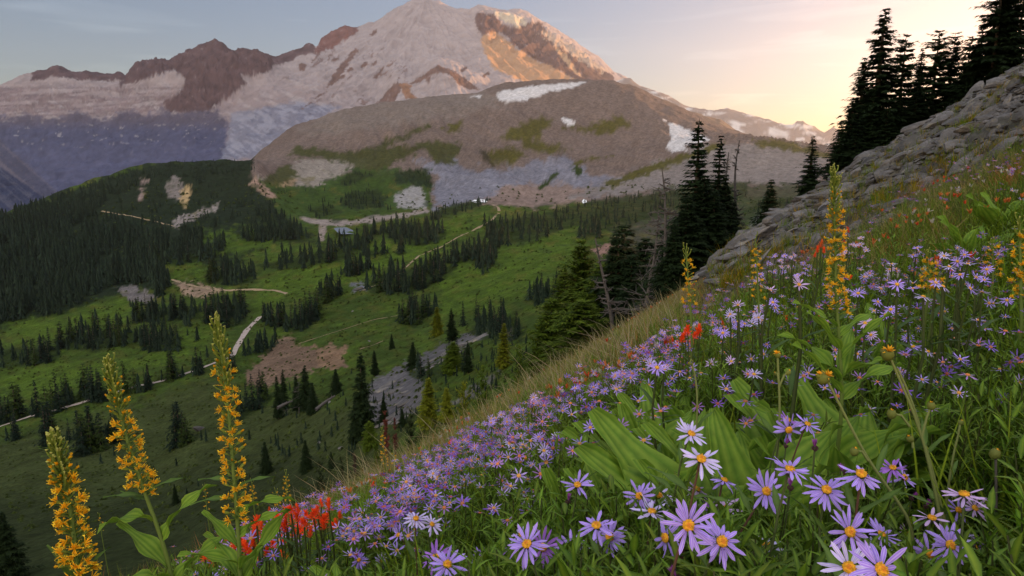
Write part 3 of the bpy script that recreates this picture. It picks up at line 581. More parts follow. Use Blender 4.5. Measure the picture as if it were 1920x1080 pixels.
def small_crown(seed, levels, m, W, c1, c2):
    r = np.random.default_rng(seed); V_, C_ = [], []
    for k in range(levels):
        t = k/levels; z0 = 0.07+0.93*t; L_ = W*(1-t)**0.85*(1+.3*math.sin(k*2.1+seed)) + 0.012
        for b in range(m):
            a = 2*math.pi*(b+r.uniform(-.4, .4))/m + k; l = L_*r.uniform(.65, 1.15); dz = 1.6/levels; ww = 2.6*l/m + 0.008
            d = np.array([math.cos(a), math.sin(a), 0]); s = np.array([-math.sin(a), math.cos(a), 0])
            top = np.array([0, 0, min(1, z0+dz)]); tip = d*l+np.array([0, 0, z0-dz*.35*r.uniform(.3, 1.4)])
            V_ += [top, d*l*.55+s*ww*.5+np.array([0, 0, z0]), tip, d*l*.55-s*ww*.5+np.array([0, 0, z0+dz*.1])]
            cc = np.array(c1)+(np.array(c2)-np.array(c1))*r.random(); C_ += [cc]*4
    n = len(V_)//4; return np.array(V_), np.arange(n*4).reshape(-1, 4), np.array(C_)
m_needle = material('conifer_needles', attr=True, rough=0.8, trans=0.12, spec=0.05, varo=0.22)
m_bark = material('conifer_bark', (0.07, 0.055, 0.045), rough=0.95, noise=(14, 0.4), bump=(30, 0.02))
m_dead = material('weathered_dead_wood', (0.085, 0.075, 0.070), rough=0.9, noise=(10, 0.35), bump=(40, 0.01))
DK1, DK2 = (0.011, 0.020, 0.008), (0.024, 0.040, 0.013)
PG1, PG2 = (0.044, 0.075, 0.008), (0.125, 0.165, 0.016)
YG1, YG2 = (0.09, 0.11, 0.008), (0.24, 0.24, 0.02)
def trunk_mesh(name, h=1.0, r=0.014, top=0.93):
    v, f = tube([(0, 0, -0.05*h), (0, 0, 0.3*h), (0.003*h, 0, 0.7*h), (0, 0, top*h)], [r*h*1.25, r*h, r*h*.6, r*h*.1], 7)
    me = mesh_np(name, v, f, m_bark); d = me.data; bpy.data.objects.remove(me); return d
def crown_data(arr):
    o = mesh_np('crown', arr[0], arr[1], m_needle, col=arr[2], smooth=False); d = o.data; bpy.data.objects.remove(o); return d
TR = trunk_mesh('trunk')
CR = {
 'spire': [crown_data(conifer_crown(s, W=w_, whorls=50, nb=9, spray=7, size=.040, gap=.05)) for s, w_ in ((1, .14), (2, .165), (3, .125))],
 'full': [crown_data(conifer_crown(s, W=w_, whorls=44, nb=14, spray=9, size=.055, gap=.02, base=0.0)) for s, w_ in ((4, .24), (5, .28))],
 'open': [crown_data(conifer_crown(s, W=w_, whorls=28, nb=9, spray=8, size=.055, gap=.2, base=.12, round_=.8, droop=.05)) for s, w_ in ((6, .25), (7, .29))],
 'pine': [crown_data(conifer_crown(s, W=.30, whorls=44, nb=16, spray=10, size=.055, gap=.02, base=0.0, round_=.7, droop=-.15, c1=PG1, c2=PG2)) for s in (8, 9)],
 'yellow': [crown_data(conifer_crown(s, W=.26, whorls=40, nb=13, spray=9, size=.06, gap=.05, base=0.0, round_=.5, droop=-.2, c1=YG1, c2=YG2)) for s in (10, 11)],
}
def tree(kind, var, p, h, label, cat='tree', group=None, rz=0, name='fir_tree', wid=1.0):
    r = empty(name, p, rz); r.scale = (h*wid, h*wid, h)
    for nm, d in (('trunk', TR), ('crown', CR[kind][var])):
        c = bpy.data.objects.new(nm, d); C.objects.link(c); c.parent = r
    return setp(r, label, cat, group)
def at_tree(px, base, top, D=None):
    if D is None:
        h_ = hit(px, base); p = np.array(h_); D = proj(p)[2]
    else:
        p = P(px, base, D); tp_ = P(px, top, D); g_ = drop(tp_, B_all, 5)
        if g_ is not None and tp_[2]-g_[2] > .3*(base-top)*D/F: return np.array([tp_[0], tp_[1], g_[2]-.03]), (tp_[2]-g_[2]+.03)*1.025
    return p, (base-top)*D/F*1.02
# the trees one can tell apart, each with its own place: kind, variant, px, base, top, depth or None, width, name, label
NEAR = [
 ('spire', 0, 1311, 505, 228, 23, 1.44, 'fir_tree', 'tallest dark spire fir of the group left of the rocky slope'),
 ('spire', 1, 1352, 500, 256, 24.5, 1.19, 'fir_tree', 'second dark spire fir, just right of the tallest one in the centre right group'),
 ('full', 0, 1290, 520, 372, 20, 1.62, 'fir_tree', 'low bushy dark fir at the left foot of the tallest spire fir'),
 ('full', 1, 1340, 500, 360, 21.5, 1.38, 'fir_tree', 'broad dark fir filling the foot of the two spire firs'),
 ('full', 0, 1265, 532, 420, 19, 1.25, 'fir_tree', 'small dark fir at the left edge of the spire fir group'),
 ('full', 1, 1378, 470, 380, 25, 1.12, 'fir_tree', 'stubby dark fir below the two bare snags'),
 ('spire', 2, 1525, 358, 256, 27, 1.90, 'fir_tree', 'small lone fir left of the tall row, on the rocky slope'),
 ('full', 0, 1447, 405, 338, 60, 1.30, 'fir_tree', 'little fir with dull needles standing between the snags and the lone fir'),
 ('spire', 1, 1660, 300, 18, 30, 1.55, 'fir_tree', 'tallest black fir against the sunset at the left of the ridge row'),
 ('full', 1, 1600, 325, 190, 29.5, 1.32, 'fir_tree', 'sloping bushy black fir at the left end of the ridge row'),
 ('spire', 0, 1622, 315, 108, 30.5, 1.44, 'fir_tree', 'slim black fir just left of the tallest one in the ridge row'),
 ('full', 0, 1578, 335, 235, 29, 1.26, 'fir_tree', 'lowest black fir where the ridge row meets the brown hill'),
 ('full', 1, 1640, 310, 170, 30, 1.38, 'fir_tree', 'thick black fir at the foot of the tallest one in the ridge row'),
 ('open', 0, 1700, 270, 66, 31, 1.15, 'pine_tree', 'open crowned black pine right of the tallest ridge fir, light showing through'),
 ('full', 0, 1690, 285, 175, 30, 1.49, 'fir_tree', 'dense dark fir under the open crowned pine on the ridge'),
 ('open', 1, 1762, 240, 58, 31, 1.21, 'pine_tree', 'wide open black pine in the middle of the ridge row'),
 ('open', 0, 1792, 225, 62, 31.5, 1.09, 'pine_tree', 'open black pine right beside the wide one on the ridge'),
 ('full', 1, 1745, 252, 185, 30, 1.72, 'fir_tree', 'low dark fir below the wide open pine on the ridge'),
 ('full', 0, 1835, 200, 85, 29, 1.26, 'fir_tree', 'dense black fir on the ridge, halfway between the open pines and the frame edge'),
 ('spire', 0, 1845, 200, 40, 30, 1.49, 'fir_tree', 'upright black fir near the top right corner, behind a dense lower one'),
 ('open', 1, 1885, 170, -60, 28, 1.03, 'pine_tree', 'tall black pine cut by the top of the picture near the right corner'),
 ('open', 0, 1925, 150, -40, 28, 1.03, 'pine_tree', 'black pine standing in the top right corner'),
 ('full', 1, 1870, 190, 110, 28.5, 1.49, 'fir_tree', 'short dark fir at the foot of the corner pines'),
 ('full', 0, 1790, 235, 160, 29.5, 1.49, 'fir_tree', 'squat dark fir under the right one of the two open pines'),
 ('full', 0, 1722, 262, 160, 29.3, 1.6, 'fir_tree', 'bushy dark fir between the open crowned pine and the wide open one'),
 ('spire', 2, 1730, 258, 92, 31, 1.3, 'fir_tree', 'slim black fir between the two open crowned pines of the ridge'),
 ('full', 1, 1815, 215, 120, 29.2, 1.5, 'fir_tree', 'dark bush fir right of the two open pines'),
 ('open', 1, 1822, 210, 70, 31, 1.1, 'pine_tree', 'third open black pine before the dense corner firs'),
 ('full', 0, 1890, 172, 60, 28.4, 1.5, 'fir_tree', 'dense black fir filling the ridge below the right corner pines'),
 ('spire', 0, 1905, 160, -90, 29, 1.2, 'fir_tree', 'tall spire fir in the top right corner between two pines'),
 ('full', 1, 1605, 328, 250, 28.6, 1.9, 'fir_tree', 'spreading low fir skirting the left end of the ridge row'),
 ('full', 0, 1665, 300, 205, 29, 1.8, 'fir_tree', 'broad skirt fir in front of the tallest ridge fir'),
 ('pine', 0, 1090, 640, 458, 60, 0.85, 'pine_tree', 'tall bright green pine beyond the edge of the flowery slope'),
 ('pine', 1, 1056, 640, 500, 62, 0.85, 'pine_tree', 'bright green pine at the left shoulder of the taller bright one'),
 ('pine', 0, 1095, 655, 568, 48, 1.49, 'pine_tree', 'small rounded green pine at the foot of the tall bright one'),
 ('pine', 1, 1135, 600, 500, 55, 1.35, 'pine_tree', 'dull green pine right of the tall bright one'),
 ('full', 0, 1160, 590, 440, 52, 1.25, 'fir_tree', 'dark ragged fir with dead twigs between the bright pine and the grey snag'),
 ('full', 1, 1185, 585, 480, 50, 1.38, 'fir_tree', 'dark low fir right of the ragged one'),
 ('pine', 0, 1252, 545, 465, 42, 1.22, 'pine_tree', 'olive green young pine left of the dark spire group, above the yellow flower spike'),
 ('full', 1, 1322, 515, 330, 22, 1.5, 'fir_tree', 'dense dark fir in front of the tallest spire fir, filling the group'),
 ('full', 0, 1362, 485, 330, 24, 1.2, 'fir_tree', 'dense fir right behind the second spire fir of the centre right group'),
 ('full', 1, 1205, 575, 500, 48, 1.6, 'fir_tree', 'wide dark fir at the foot of the leaning grey dead tree'),
 ('full', 0, 1228, 560, 492, 40, 1.5, 'fir_tree', 'dark fir between the leaning dead tree and the olive pine'),
 ('pine', 1, 1034, 650, 565, 60, 0.9, 'pine_tree', 'low green pine at the far left of the bright pine group'),
 ('full', 0, 1172, 580, 425, 56, 1.7, 'fir_tree', 'tall shaggy dark fir behind the ragged one'),
 ('full', 1, 1212, 560, 448, 52, 1.6, 'fir_tree', 'dark fir behind the grey tangled dead tree'),
 ('full', 0, 1245, 545, 430, 34, 1.3, 'fir_tree', 'dark fir standing behind the olive pine'),
 ('full', 1, 1130, 600, 515, 60, 1.8, 'fir_tree', 'squat dark fir behind the dull green pine'),
 ('yellow', 0, 945, 690, 605, 105, 0.75, 'larch_tree', 'yellow green slender larch in the middle of the slope below'),
 ('yellow', 1, 805, 800, 706, 78, 0.90, 'larch_tree', 'large yellow green bushy larch just behind the flower slope edge'),
 ('yellow', 0, 838, 790, 725, 80, 1.00, 'larch_tree', 'lower yellow green larch right of the large bushy one'),
 ('pine', 1, 850, 700, 640, 118, 1.35, 'pine_tree', 'dull olive young pine above the grey ledge'),
 ('yellow', 1, 820, 630, 575, 150, 1.00, 'larch_tree', 'pale green round tree right of the dark clump on the meadow'),
 ('spire', 0, 682, 822, 655, 100, 1.20, 'fir_tree', 'tall dark spruce left of the grey rock ledge'),
 ('full', 0, 668, 830, 745, 97, 0.75, 'fir_tree', 'thin dark fir at the left foot of the tall spruce by the rock ledge'),
 ('pine', 0, 694, 842, 788, 88, 1.08, 'pine_tree', 'olive bush pine at the right foot of the tall dark spruce'),
 ('spire', 1, 575, 770, 682, 190, 1.50, 'fir_tree', 'tallest dark fir of the ragged clump below the bare earth bank'),
 ('spire', 2, 558, 772, 700, 190, 1.40, 'fir_tree', 'dark fir in the middle of the ragged clump below the earth bank'),
 ('full', 0, 588, 775, 715, 188, 1.00, 'fir_tree', 'dark fir at the right side of the ragged clump below the earth bank'),
 ('spire', 0, 523, 785, 700, 185, 1.00, 'fir_tree', 'slender dark fir at the left side of the ragged clump below the earth bank'),
 ('spire', 1, 534, 770, 690, 195, 1.00, 'fir_tree', 'second slender fir at the left of the ragged clump'),
 ('full', 1, 631, 738, 690, 200, 1.12, 'fir_tree', 'compact green fir alone right of the ragged clump'),
 ('spire', 2, 703, 705, 655, 215, 1.50, 'fir_tree', 'dark fir above the left end of the grey rock ledge'),
 ('full', 0, 735, 655, 625, 290, 1.00, 'fir_tree', 'small dark fir at the end of the dirt track on the slope'),
 ('spire', 1, 847, 640, 577, 170, 1.50, 'fir_tree', 'dark pointed fir left of the dark cluster below the meadow'),
 ('full', 0, 575, 885, 822, 105, 1.00, 'fir_tree', 'dark rounded fir low on the shaded slope, left of the yellow spikes'),
 ('full', 1, 500, 890, 825, 108, 0.88, 'fir_tree', 'dark fir low on the shaded slope right of the large yellow spike'),
 ('full', 0, 622, 880, 845, 100, 1.00, 'fir_tree', 'little dark fir where the flower slope ends at lower left'),
 ('full', 1, 755, 800, 765, 90, 1.12, 'fir_tree', 'small dark fir at the foot of the grey rock ledge'),
 ('full', 0, 20, 1090, 950, 110, 1.12, 'fir_tree', 'dark fir in the bottom left corner behind the lowest yellow spike'),
 ('full', 1, 330, 945, 905, 150, 0.75, 'fir_tree', 'tiny dark fir between the two right yellow spikes of the lower left'),
 ('spire', 2, 878, 700, 640, 125, 1.40, 'fir_tree', 'thin dark fir over the grey ledge, left of the yellow larch'),
 ('full', 1, 775, 690, 640, 165, 1.12, 'fir_tree', 'dark shaggy fir above the rock ledge'),
 ('full', 1, 720, 790, 742, 100, 1.00, 'fir_tree', 'dark fir in front of the grey rock face'),
]
for i, (k, v_, px_, b_, t_, D_, wd, nm, lab) in enumerate(NEAR):
    p, h = at_tree(px_, b_, t_, D_ if D_ and D_ < 62 else None)
    tree(k, v_, p, h, lab, rz=i*1.7, name=nm, wid=wd)

# ---- dead trees: bare trunks with twisted grey limbs
def snag(seed, h, nb, spread, lean=0.0):
    r = np.random.default_rng(seed); root = empty('dead_tree'); tk = MB()
    pts = [(lean*h*z*z + 0.02*h*math.sin(z*5+seed), 0.012*h*math.cos(z*7), z*h) for z in np.linspace(-.03, 1, 9)]
    tk.add(*tube(pts, np.linspace(.022, .004, 9)*h, 7)); tk.build('trunk', m_dead, root)
    for b in range(nb):
        z = r.uniform(.12, .97); a = r.uniform(0, 6.28); l = spread*h*(1.15-z)*r.uniform(.4, 1.1)
        p0 = np.array([np.interp(z*h, [q[2] for q in pts], [q[0] for q in pts]), 0, z*h]); d = np.array([math.cos(a), math.sin(a), r.uniform(-.3, .55)])
        m = MB(); bend = r.normal(size=3)*.22*l; q = [p0 + d*l*s + bend*s*s + np.array([0, 0, -.12*l*s*s]) for s in np.linspace(0, 1, 6)]
        m.add(*tube(q, np.linspace(.0085, .0020, 6)*h, 4))
        for w_ in range(5):
            s = r.uniform(.3, .95); p1 = p0+d*l*s+bend*s*s; e = (d+r.normal(size=3)*.8)*l*.32
            m.add(*tube([p1, p1+e*.5+r.normal(size=3)*.04*l, p1+e], [.0035*h, .0026*h, .0014*h], 3))
        m.build('limb', m_dead, root)
    return root
SN = [(1, 1384, 470, 268, 25, 34, .13, 0.02, 'tall bare snag right of the second spire fir'),
      (2, 1368, 475, 290, 24, 30, .12, -0.02, 'slightly shorter bare snag between the second spire fir and the tall snag'),
      (3, 1262, 500, 322, 21, 26, .32, -0.10, 'crooked dead tree with upswept bare branches left of the spire firs'),
      (4, 1222, 560, 400, 30, 30, .34, 0.05, 'grey dead tree with tangled limbs left of the olive pine'),
      (5, 1205, 575, 470, 32, 24, .5, 0.2, 'leaning grey dead tree with long tangled limbs beside the ragged fir'),
      (6, 1152, 585, 455, 46, 24, .3, -0.1, 'bare grey top rising from the dark ragged fir'),
      (7, 560, 775, 712, 180, 18, .4, 0.1, 'pale bare snag inside the ragged clump below the earth bank'),
      (8, 1475, 420, 372, 40, 14, .25, 0.05, 'short broken snag on the rocky slope below the lone fir'),
      (9, 948, 655, 612, 120, 12, .4, 0.3, 'leaning bare pole left of the yellow larch')]
for sd_, px_, b_, t_, D_, nb, spr, ln, lab in SN:
    p, h = at_tree(px_, b_, t_, D_ if D_ < 62 else None); kf = (b_-t_)*min(D_, 60)/F/h if D_ < 62 else 1; o = snag(sd_, h, int(nb*1.3), spr*max(kf, .5), ln); o.location = p; setp(o, lab, 'dead tree')
# fallen trunks
def log_(px1, py1, px2, py2, D, r_, lab, D2=None):
    a = P(px1, py1, D); b = P(px2, py2, D2 or D); m = MB(); mid = (a+b)/2 + np.array([0, 0, .03*np.linalg.norm(b-a)])
    v, f = tube([a, mid, b], [r_, r_*.85, r_*.4], 7); root = empty('fallen_log', a); m.add(v-a, f)
    t = MB(); e = (b-a)
    for q in (.35, .6, .8): s = a+e*q; t.add(*tube([s-a, s-a+np.array([.1*np.linalg.norm(e)*(q-.5), 0, .16*np.linalg.norm(e)])], [r_*.35, r_*.1], 4))
    m.build('log_stem', m_dead, root); t.build('branch_stub', m_dead, root); setp(root, lab, 'log')
log_(520, 765, 548, 752, 180, .45, 'pale curved log at the foot of the ragged clump', 184)
log_(592, 768, 628, 742, 175, .45, 'pale log lying right of the ragged clump', 180)

# ---- the tree clumps of the valley. polygon of tree feet, number, label
HP = np.array([(290, 4), (330, 8), (370, 12), (400, 17), (430, 25), (470, 33), (520, 38), (600, 42), (660, 40), (740, 54), (800, 62), (900, 85)], float)
r_ = np.random.default_rng(5)
def in_poly(poly, n):
    a = np.array(poly, float); lo, hi = a.min(0), a.max(0); out = np.zeros((0, 2))
    while len(out) < n:
        q = lo + r_.random((n*3, 2))*(hi-lo); k = sdpoly(q[:, 0], q[:, 1], poly) > 0; out = np.concatenate([out, q[k]])
    return out[:n]
cand = []
for ci, (poly, n, lab) in enumerate(CL):
    c_ = np.mean(poly, 0); wp = [(c_[0]+(a-c_[0])*1.10, c_[1]+(b-c_[1])*1.18) for a, b in poly]
    for x, y in in_poly(wp, int(n*2.1)):
        if n > 8 and fbm(np.array([x/16]), np.array([y/9]), 3)[0] < -.02 and r_.random() < .85: continue
        h_ = hit(x, y)
        if h_ is None: continue
        hp = np.interp(y, HP[:, 0], HP[:, 1])*r_.uniform(.38, 1.25)*(0.75 if ci > 38 else 1); D = float(proj(np.array(h_))[2])
        cand.append((hp, ci, np.array(h_), hp*D/F))
cand.sort(key=lambda c: -c[0])
NI = 235
# small meshes for them: eight shapes shared by all copies
SC = [crown_data(conifer_crown(20+s, W=.15+.05*(s % 3), whorls=20, nb=7, spray=3, size=.062, gap=.03, base=.02, c1=(0.010, 0.018, 0.013), c2=(0.022, 0.036, 0.019))) for s in range(6)] + [crown_data(conifer_crown(27+s, W=.22, whorls=16, nb=7, spray=3, size=.075, gap=.1, base=.02, round_=.6, c1=(.02, .034, .010), c2=(.05, .072, .014))) for s in range(2)]
for k, (hp, ci, p, h) in enumerate(cand[:NI]):
    r = empty('valley_fir', p, r_.uniform(0, 6.28)); q = r_.uniform(.7, 1.45); r.scale = (h*q, h*q, h)
    for nm, d in (('trunk', TR), ('crown', SC[r_.integers(0, 8)])):
        c = bpy.data.objects.new(nm, d); C.objects.link(c); c.parent = r
    setp(r, CL[ci][2], 'tree', 'firs: ' + CL[ci][2].replace('one of the ', ''))
# all the rest, and the woods on the left ridge: one object
pos = [p for hp, ci, p, h in cand[NI:]]; hs = [h for hp, ci, p, h in cand[NI:]]
def wood(poly, n, k0=0.0, freq=26.0, hmul=1.0, avoid=()):
    for x, y in in_poly(poly, n):
        m = fbm(np.array([x/freq]), np.array([y/freq*2]), 3)[0]
        if m < k0: continue
        if any(sdpoly(np.array([x]), np.array([y]), a)[0] > 0 for a in avoid): continue
        h_ = hit(x, y)
        if h_ is None: continue
        hp = np.interp(y, HP[:, 0], HP[:, 1])*r_.uniform(.5, 1.1)*hmul; D = float(proj(np.array(h_))[2])
        pos.append(np.array(h_)); hs.append(hp*D/F)
AV = ([(258, 330), (276, 330), (270, 392), (258, 392)], [(306, 334), (362, 332), (362, 390), (340, 390), (306, 376)], [(316, 424), (345, 400), (414, 378), (416, 392), (340, 430)], [(214, 536), (294, 545), (288, 578), (236, 566)], [(195, 388), (330, 412), (328, 424), (195, 402)], [(330, 500), (400, 520), (400, 560), (328, 545)], [(380, 428), (470, 430), (480, 480), (380, 480)], [(290, 478), (380, 478), (370, 520), (300, 510)])
wood([(-20, 402), (60, 384), (150, 354), (250, 320), (330, 304), (478, 298), (478, 322), (400, 330), (380, 345), (280, 335), (200, 380), (150, 420), (60, 450), (-20, 460)], 1500, -.2, avoid=AV)
wood([(-20, 430), (180, 400), (270, 430), (330, 440), (440, 430), (520, 450), (380, 490), (290, 500), (330, 530), (300, 562), (200, 540), (120, 590), (-20, 610)], 2600, -.02, avoid=AV)
wood([(200, 375), (280, 340), (470, 320), (520, 380), (480, 430), (340, 435), (270, 425)], 700, .05, hmul=.8, avoid=AV)
wood([(520, 350), (600, 340), (740, 350), (740, 395), (620, 400), (560, 390)], 160, .12, hmul=.7)
wood([(120, 610), (250, 570), (380, 560), (480, 540), (380, 640), (120, 660)], 160, .1, hmul=.7)
wood([(500, 285), (640, 270), (860, 262), (860, 312), (700, 300), (560, 320)], 260, .0, hmul=.55)
wood([(60, 800), (420, 740), (620, 800), (600, 900), (300, 960), (60, 900)], 45, .1, hmul=.35)
wood([(440, 760), (640, 700), (780, 700), (900, 640), (980, 650), (900, 720), (760, 820), (600, 880), (460, 860)], 170, .0, hmul=.36)
wood([(860, 660), (1000, 620), (1100, 640), (1000, 690), (880, 760), (800, 800)], 120, -.2, hmul=.4)
wood([(1130, 560), (1180, 520), (1260, 500), (1300, 540), (1200, 590)], 60, -.2, hmul=.5)
pos = np.array(pos); hs = np.array(hs); n = len(pos)
VV, FF, CC = [], [], []; off = 0
for s in range(4):
    k = np.arange(n) % 4 == s; sv = small_crown(40+s, 7, 6, .20, (0.010, 0.018, 0.014), (0.021, 0.034, 0.020)); a = r_.uniform(0, 6.28, k.sum())
    z = np.zeros_like(a); mats = np.stack([np.stack([np.cos(a), -np.sin(a), z], -1), np.stack([np.sin(a), np.cos(a), z], -1), np.stack([z, z, z+1], -1)], 1)*hs[k][:, None, None]
    v, f, c = instance(sv[0], sv[1], sv[2], pos[k], mats, r_.uniform(.8, 1.3, (k.sum(), 1))*np.ones((1, 3))); VV.append(v); FF.append(f[0]+off); CC.append(c); off += len(v)
setp(mesh_np('distant_forest', np.concatenate(VV), np.concatenate(FF), m_needle, col=np.concatenate(CC), smooth=False), kind='stuff')

# low heather and juniper scrub all over the meadows and slopes
sg = np.random.default_rng(77); n = 17000; bx = sg.uniform(-20, 1560, n); by = sg.uniform(345, 1000, n); ps, hh = [], []
for x, y in zip(bx, by):
    if fbm(np.array([x/33]), np.array([y/15]), 4)[0] < -.03: continue
    h_ = hit(x, y)
    if h_ is None: continue
    D = float(proj(np.array(h_))[2])
    if D > 1750 or D < 60: continue
    ps.append(np.array(h_)); hh.append(sg.uniform(2.0, 6.0)*D/F*(1.0 if D > 250 else 1.6))
ps = np.array(ps); hh = np.array(hh); n = len(ps); sv = small_crown(60, 3, 6, .9, (0.018, 0.030, 0.010), (0.042, 0.062, 0.016)); a = sg.uniform(0, 6.28, n); z = np.zeros_like(a)
mats = np.stack([np.stack([np.cos(a), -np.sin(a), z], -1), np.stack([np.sin(a), np.cos(a), z], -1), np.stack([z, z, z+.55], -1)], 1)*hh[:, None, None]
v, f, c = instance(sv[0], sv[1], sv[2], ps, mats, sg.uniform(.7, 1.5, (n, 1))*np.array([[1.1, 1.0, .8]])); setp(mesh_np('meadow_scrub', v, f[0], m_needle, col=c, smooth=False), kind='stuff')

# ---- roads and tracks: strips laid over the valley floor
m_road = material('road_dust', (0.34, 0.28, 0.25), rough=0.95, noise=(0.4, 0.18), noise2=(4, 0.1))
m_road2 = material('track_earth', (0.26, 0.19, 0.12), rough=0.95, noise=(0.4, 0.2), noise2=(4, 0.1))
def road(name, pts, wpx, mat):
    pts = np.array(pts, float); s = np.concatenate([[0], np.cumsum(np.hypot(*np.diff(pts, axis=0).T))]); u = np.arange(0, s[-1], 3.0)
    q = np.stack([np.interp(u, s, pts[:, 0]), np.interp(u, s, pts[:, 1])], 1); k = np.array([1, 2, 3, 2, 1])/9.0
    qs = q.copy(); 
    for c_ in (0, 1): qs[2:-2, c_] = np.convolve(q[:, c_], k, 'valid')
    cen = [];
    for x, y in qs:
        h_ = hit(x, y)
        if h_ is not None: cen.append(np.array(h_))
    cen = np.array(cen); 
    for _ in range(3): cen[1:-1] = (cen[:-2]+2*cen[1:-1]+cen[2:])/4
    t = np.gradient(cen, axis=0); t[:, 2] = 0; t /= np.linalg.norm(t, axis=1)[:, None]+1e-9; nrm = np.stack([t[:, 1], -t[:, 0], t[:, 2]*0], 1)
    rows = []
    for w_ in np.linspace(-1, 1, 5):
        D = proj(cen)[2]; p = cen + nrm*(w_*wpx*D/F*0.5)[:, None]*(1+.12*np.sin(np.arange(len(cen))*.7))[:, None]
        z = [drop(a, B_far, 60) for a in p]; rows.append(np.array([[a[0], a[1], (b[2] if b is not None else a[2]) + 0.25] for a, b in zip(p, z)]))
    G = np.stack(rows, 0); o = mesh_np(name, G.reshape(-1, 3), grid_faces(5, len(cen)), mat); setp(o, kind='structure'); return o
road('dirt_road', [(-60, 822), (0, 800), (60, 780), (130, 762), (200, 742), (240, 728), (300, 716), (360, 697), (400, 682), (436, 668), (444, 650), (462, 620), (490, 592)], 11, m_road)
road('gravel_track', [(322, 524), (345, 532), (380, 540), (420, 545), (470, 543), (520, 545), (540, 552)], 6, m_road2)
road('meadow_track', [(680, 545), (740, 520), (785, 480), (830, 462), (855, 447), (895, 428), (920, 415), (938, 396), (935, 388), (912, 380)], 5, m_road2)
road('upper_trail', [(190, 396), (240, 404), (290, 415), (330, 425)], 2.5, m_road2)
road('slope_trail', [(560, 645), (600, 632), (650, 616), (700, 600), (760, 590)], 2.2, m_road2)
road('side_trail', [(675, 655), (700, 648), (722, 638)], 4, m_road2)
# pond and the white snow bank by the road
m_pond = material('pond_water', (0.10, 0.14, 0.20), rough=0.25, spec=0.5)
def patch(name, poly, mat, lift=0.3):
    c = hit(*np.mean(poly, 0)); v = []
    for x, y in poly:
        h_ = hit(x, y); v.append((h_[0], h_[1], (c[2] if name == 'pond' else h_[2]) + lift))
    v.append((c[0], c[1], c[2]+lift*2)); n = len(poly)
    return setp(mesh_np(name, v, np.array([(i, (i+1) % n, n) for i in range(n)]), mat), kind='structure')
patch('pond', [(626, 440), (632, 434), (650, 430), (662, 433), (664, 439), (652, 443), (636, 444)], m_pond, 0.6)
m_snow = material('old_snow', (0.78, 0.78, 0.80), rough=0.6, noise=(0.3, 0.06))
patch('snow_bank', [(884, 378), (890, 375), (896, 376), (901, 374), (910, 375), (914, 379), (905, 381), (892, 381)], m_snow, 0.8)
patch('snow_bank', [(1091, 378), (1094, 374), (1100, 376), (1100, 380), (1093, 382)], m_snow, 0.8)
# ================================================================ ROCKS ON THE SLOPE
m_stone = material('slope_stone', attr=True, rough=0.92, noise=(7, 0.3), noise2=(60, 0.2), bump=(22, 0.03), spec=0.2, varo=0.25)
def stone_data(seed, flat=0.6):
    bm_ = __import__('bmesh').new(); __import__('bmesh').ops.create_icosphere(bm_, subdivisions=2, radius=1.0)
    v = np.array([x.co[:] for x in bm_.verts]); f = np.array([[x.index for x in q.verts] for q in bm_.faces]); bm_.free()
    r = np.random.default_rng(seed)
    for q in range(11):
        n_ = r.normal(size=3); n_ /= np.linalg.norm(n_); d = r.uniform(.42, .8); s = v@n_ - d; v -= np.maximum(s, 0)[:, None]*n_*0.93
    v *= np.array([1, r.uniform(.6, .9), flat*r.uniform(.7, 1.2)]); v += (fbm(v[:, 0]*2+seed, v[:, 1]*2+v[:, 2], 3)*0.06)[:, None]
    c = np.array([0.112, 0.105, 0.105])*(1+0.5*fbm(v[:, 0]*1.5+seed*3, v[:, 1]*1.5+v[:, 2]*2, 3))[:, None]
    c = c + np.array([.05, .035, .0])*sm(fbm(v[:, 0]*2-seed, v[:, 2]*3+v[:, 1], 3), .1, .4)[:, None]
    return v, f, c
ST = [stone_data(s, (.34, .24, .5)[s % 3]) for s in range(7)]
def data_of(name, v, f, c, mat, smooth=True):
    o = mesh_np(name, v, f, mat, col=c, smooth=smooth); d = o.data; bpy.data.objects.remove(o); return d
STD = [data_of('stone', *s, m_stone, smooth=False) for s in ST]
LNH = np.log(DH)
def at_par(px, D):
    """ground point, plant-top point and talus amount of the hillside at picture column px and depth D (arrays)"""
    px = np.asarray(px, float); i = np.interp(px, PXH, np.arange(len(PXH))); j = np.interp(np.log(D), LNH, np.arange(len(DH)))
    i0 = np.clip(i.astype(int), 0, len(PXH)-2); j0 = np.clip(j.astype(int), 0, len(DH)-2); fi = (i-i0)[:, None]; fj = (j-j0)[:, None]
    bl = lambda A: (A[j0, i0]*(1-fi)+A[j0, i0+1]*fi)*(1-fj) + (A[j0+1, i0]*(1-fi)+A[j0+1, i0+1]*fi)*fj
    return bl(HG), bl(HT), bl(TAL[..., None])[:, 0]
rs = np.random.default_rng(21)
# stones that lie in the scree
n = 36000; pxs = rs.uniform(1180, 2300, n); Ds = np.exp(rs.uniform(math.log(3.5), math.log(34), n)); g, t_, tal = at_par(pxs, Ds)
cl = fbm(g[:, 0]/1.6+3, g[:, 1]/1.6, 3)
keep = (rs.random(n) < tal*sm(cl, -.35, .25)*1.1); g, Ds_, pk = g[keep], Ds[keep], pxs[keep]
size = np.exp(rs.normal(-2.15, .62, len(g)))*(0.6+Ds_/22); size = np.clip(size, .03, .8); size = np.minimum(size, Ds_*np.exp(rs.normal(-4.85, .42, len(g))))
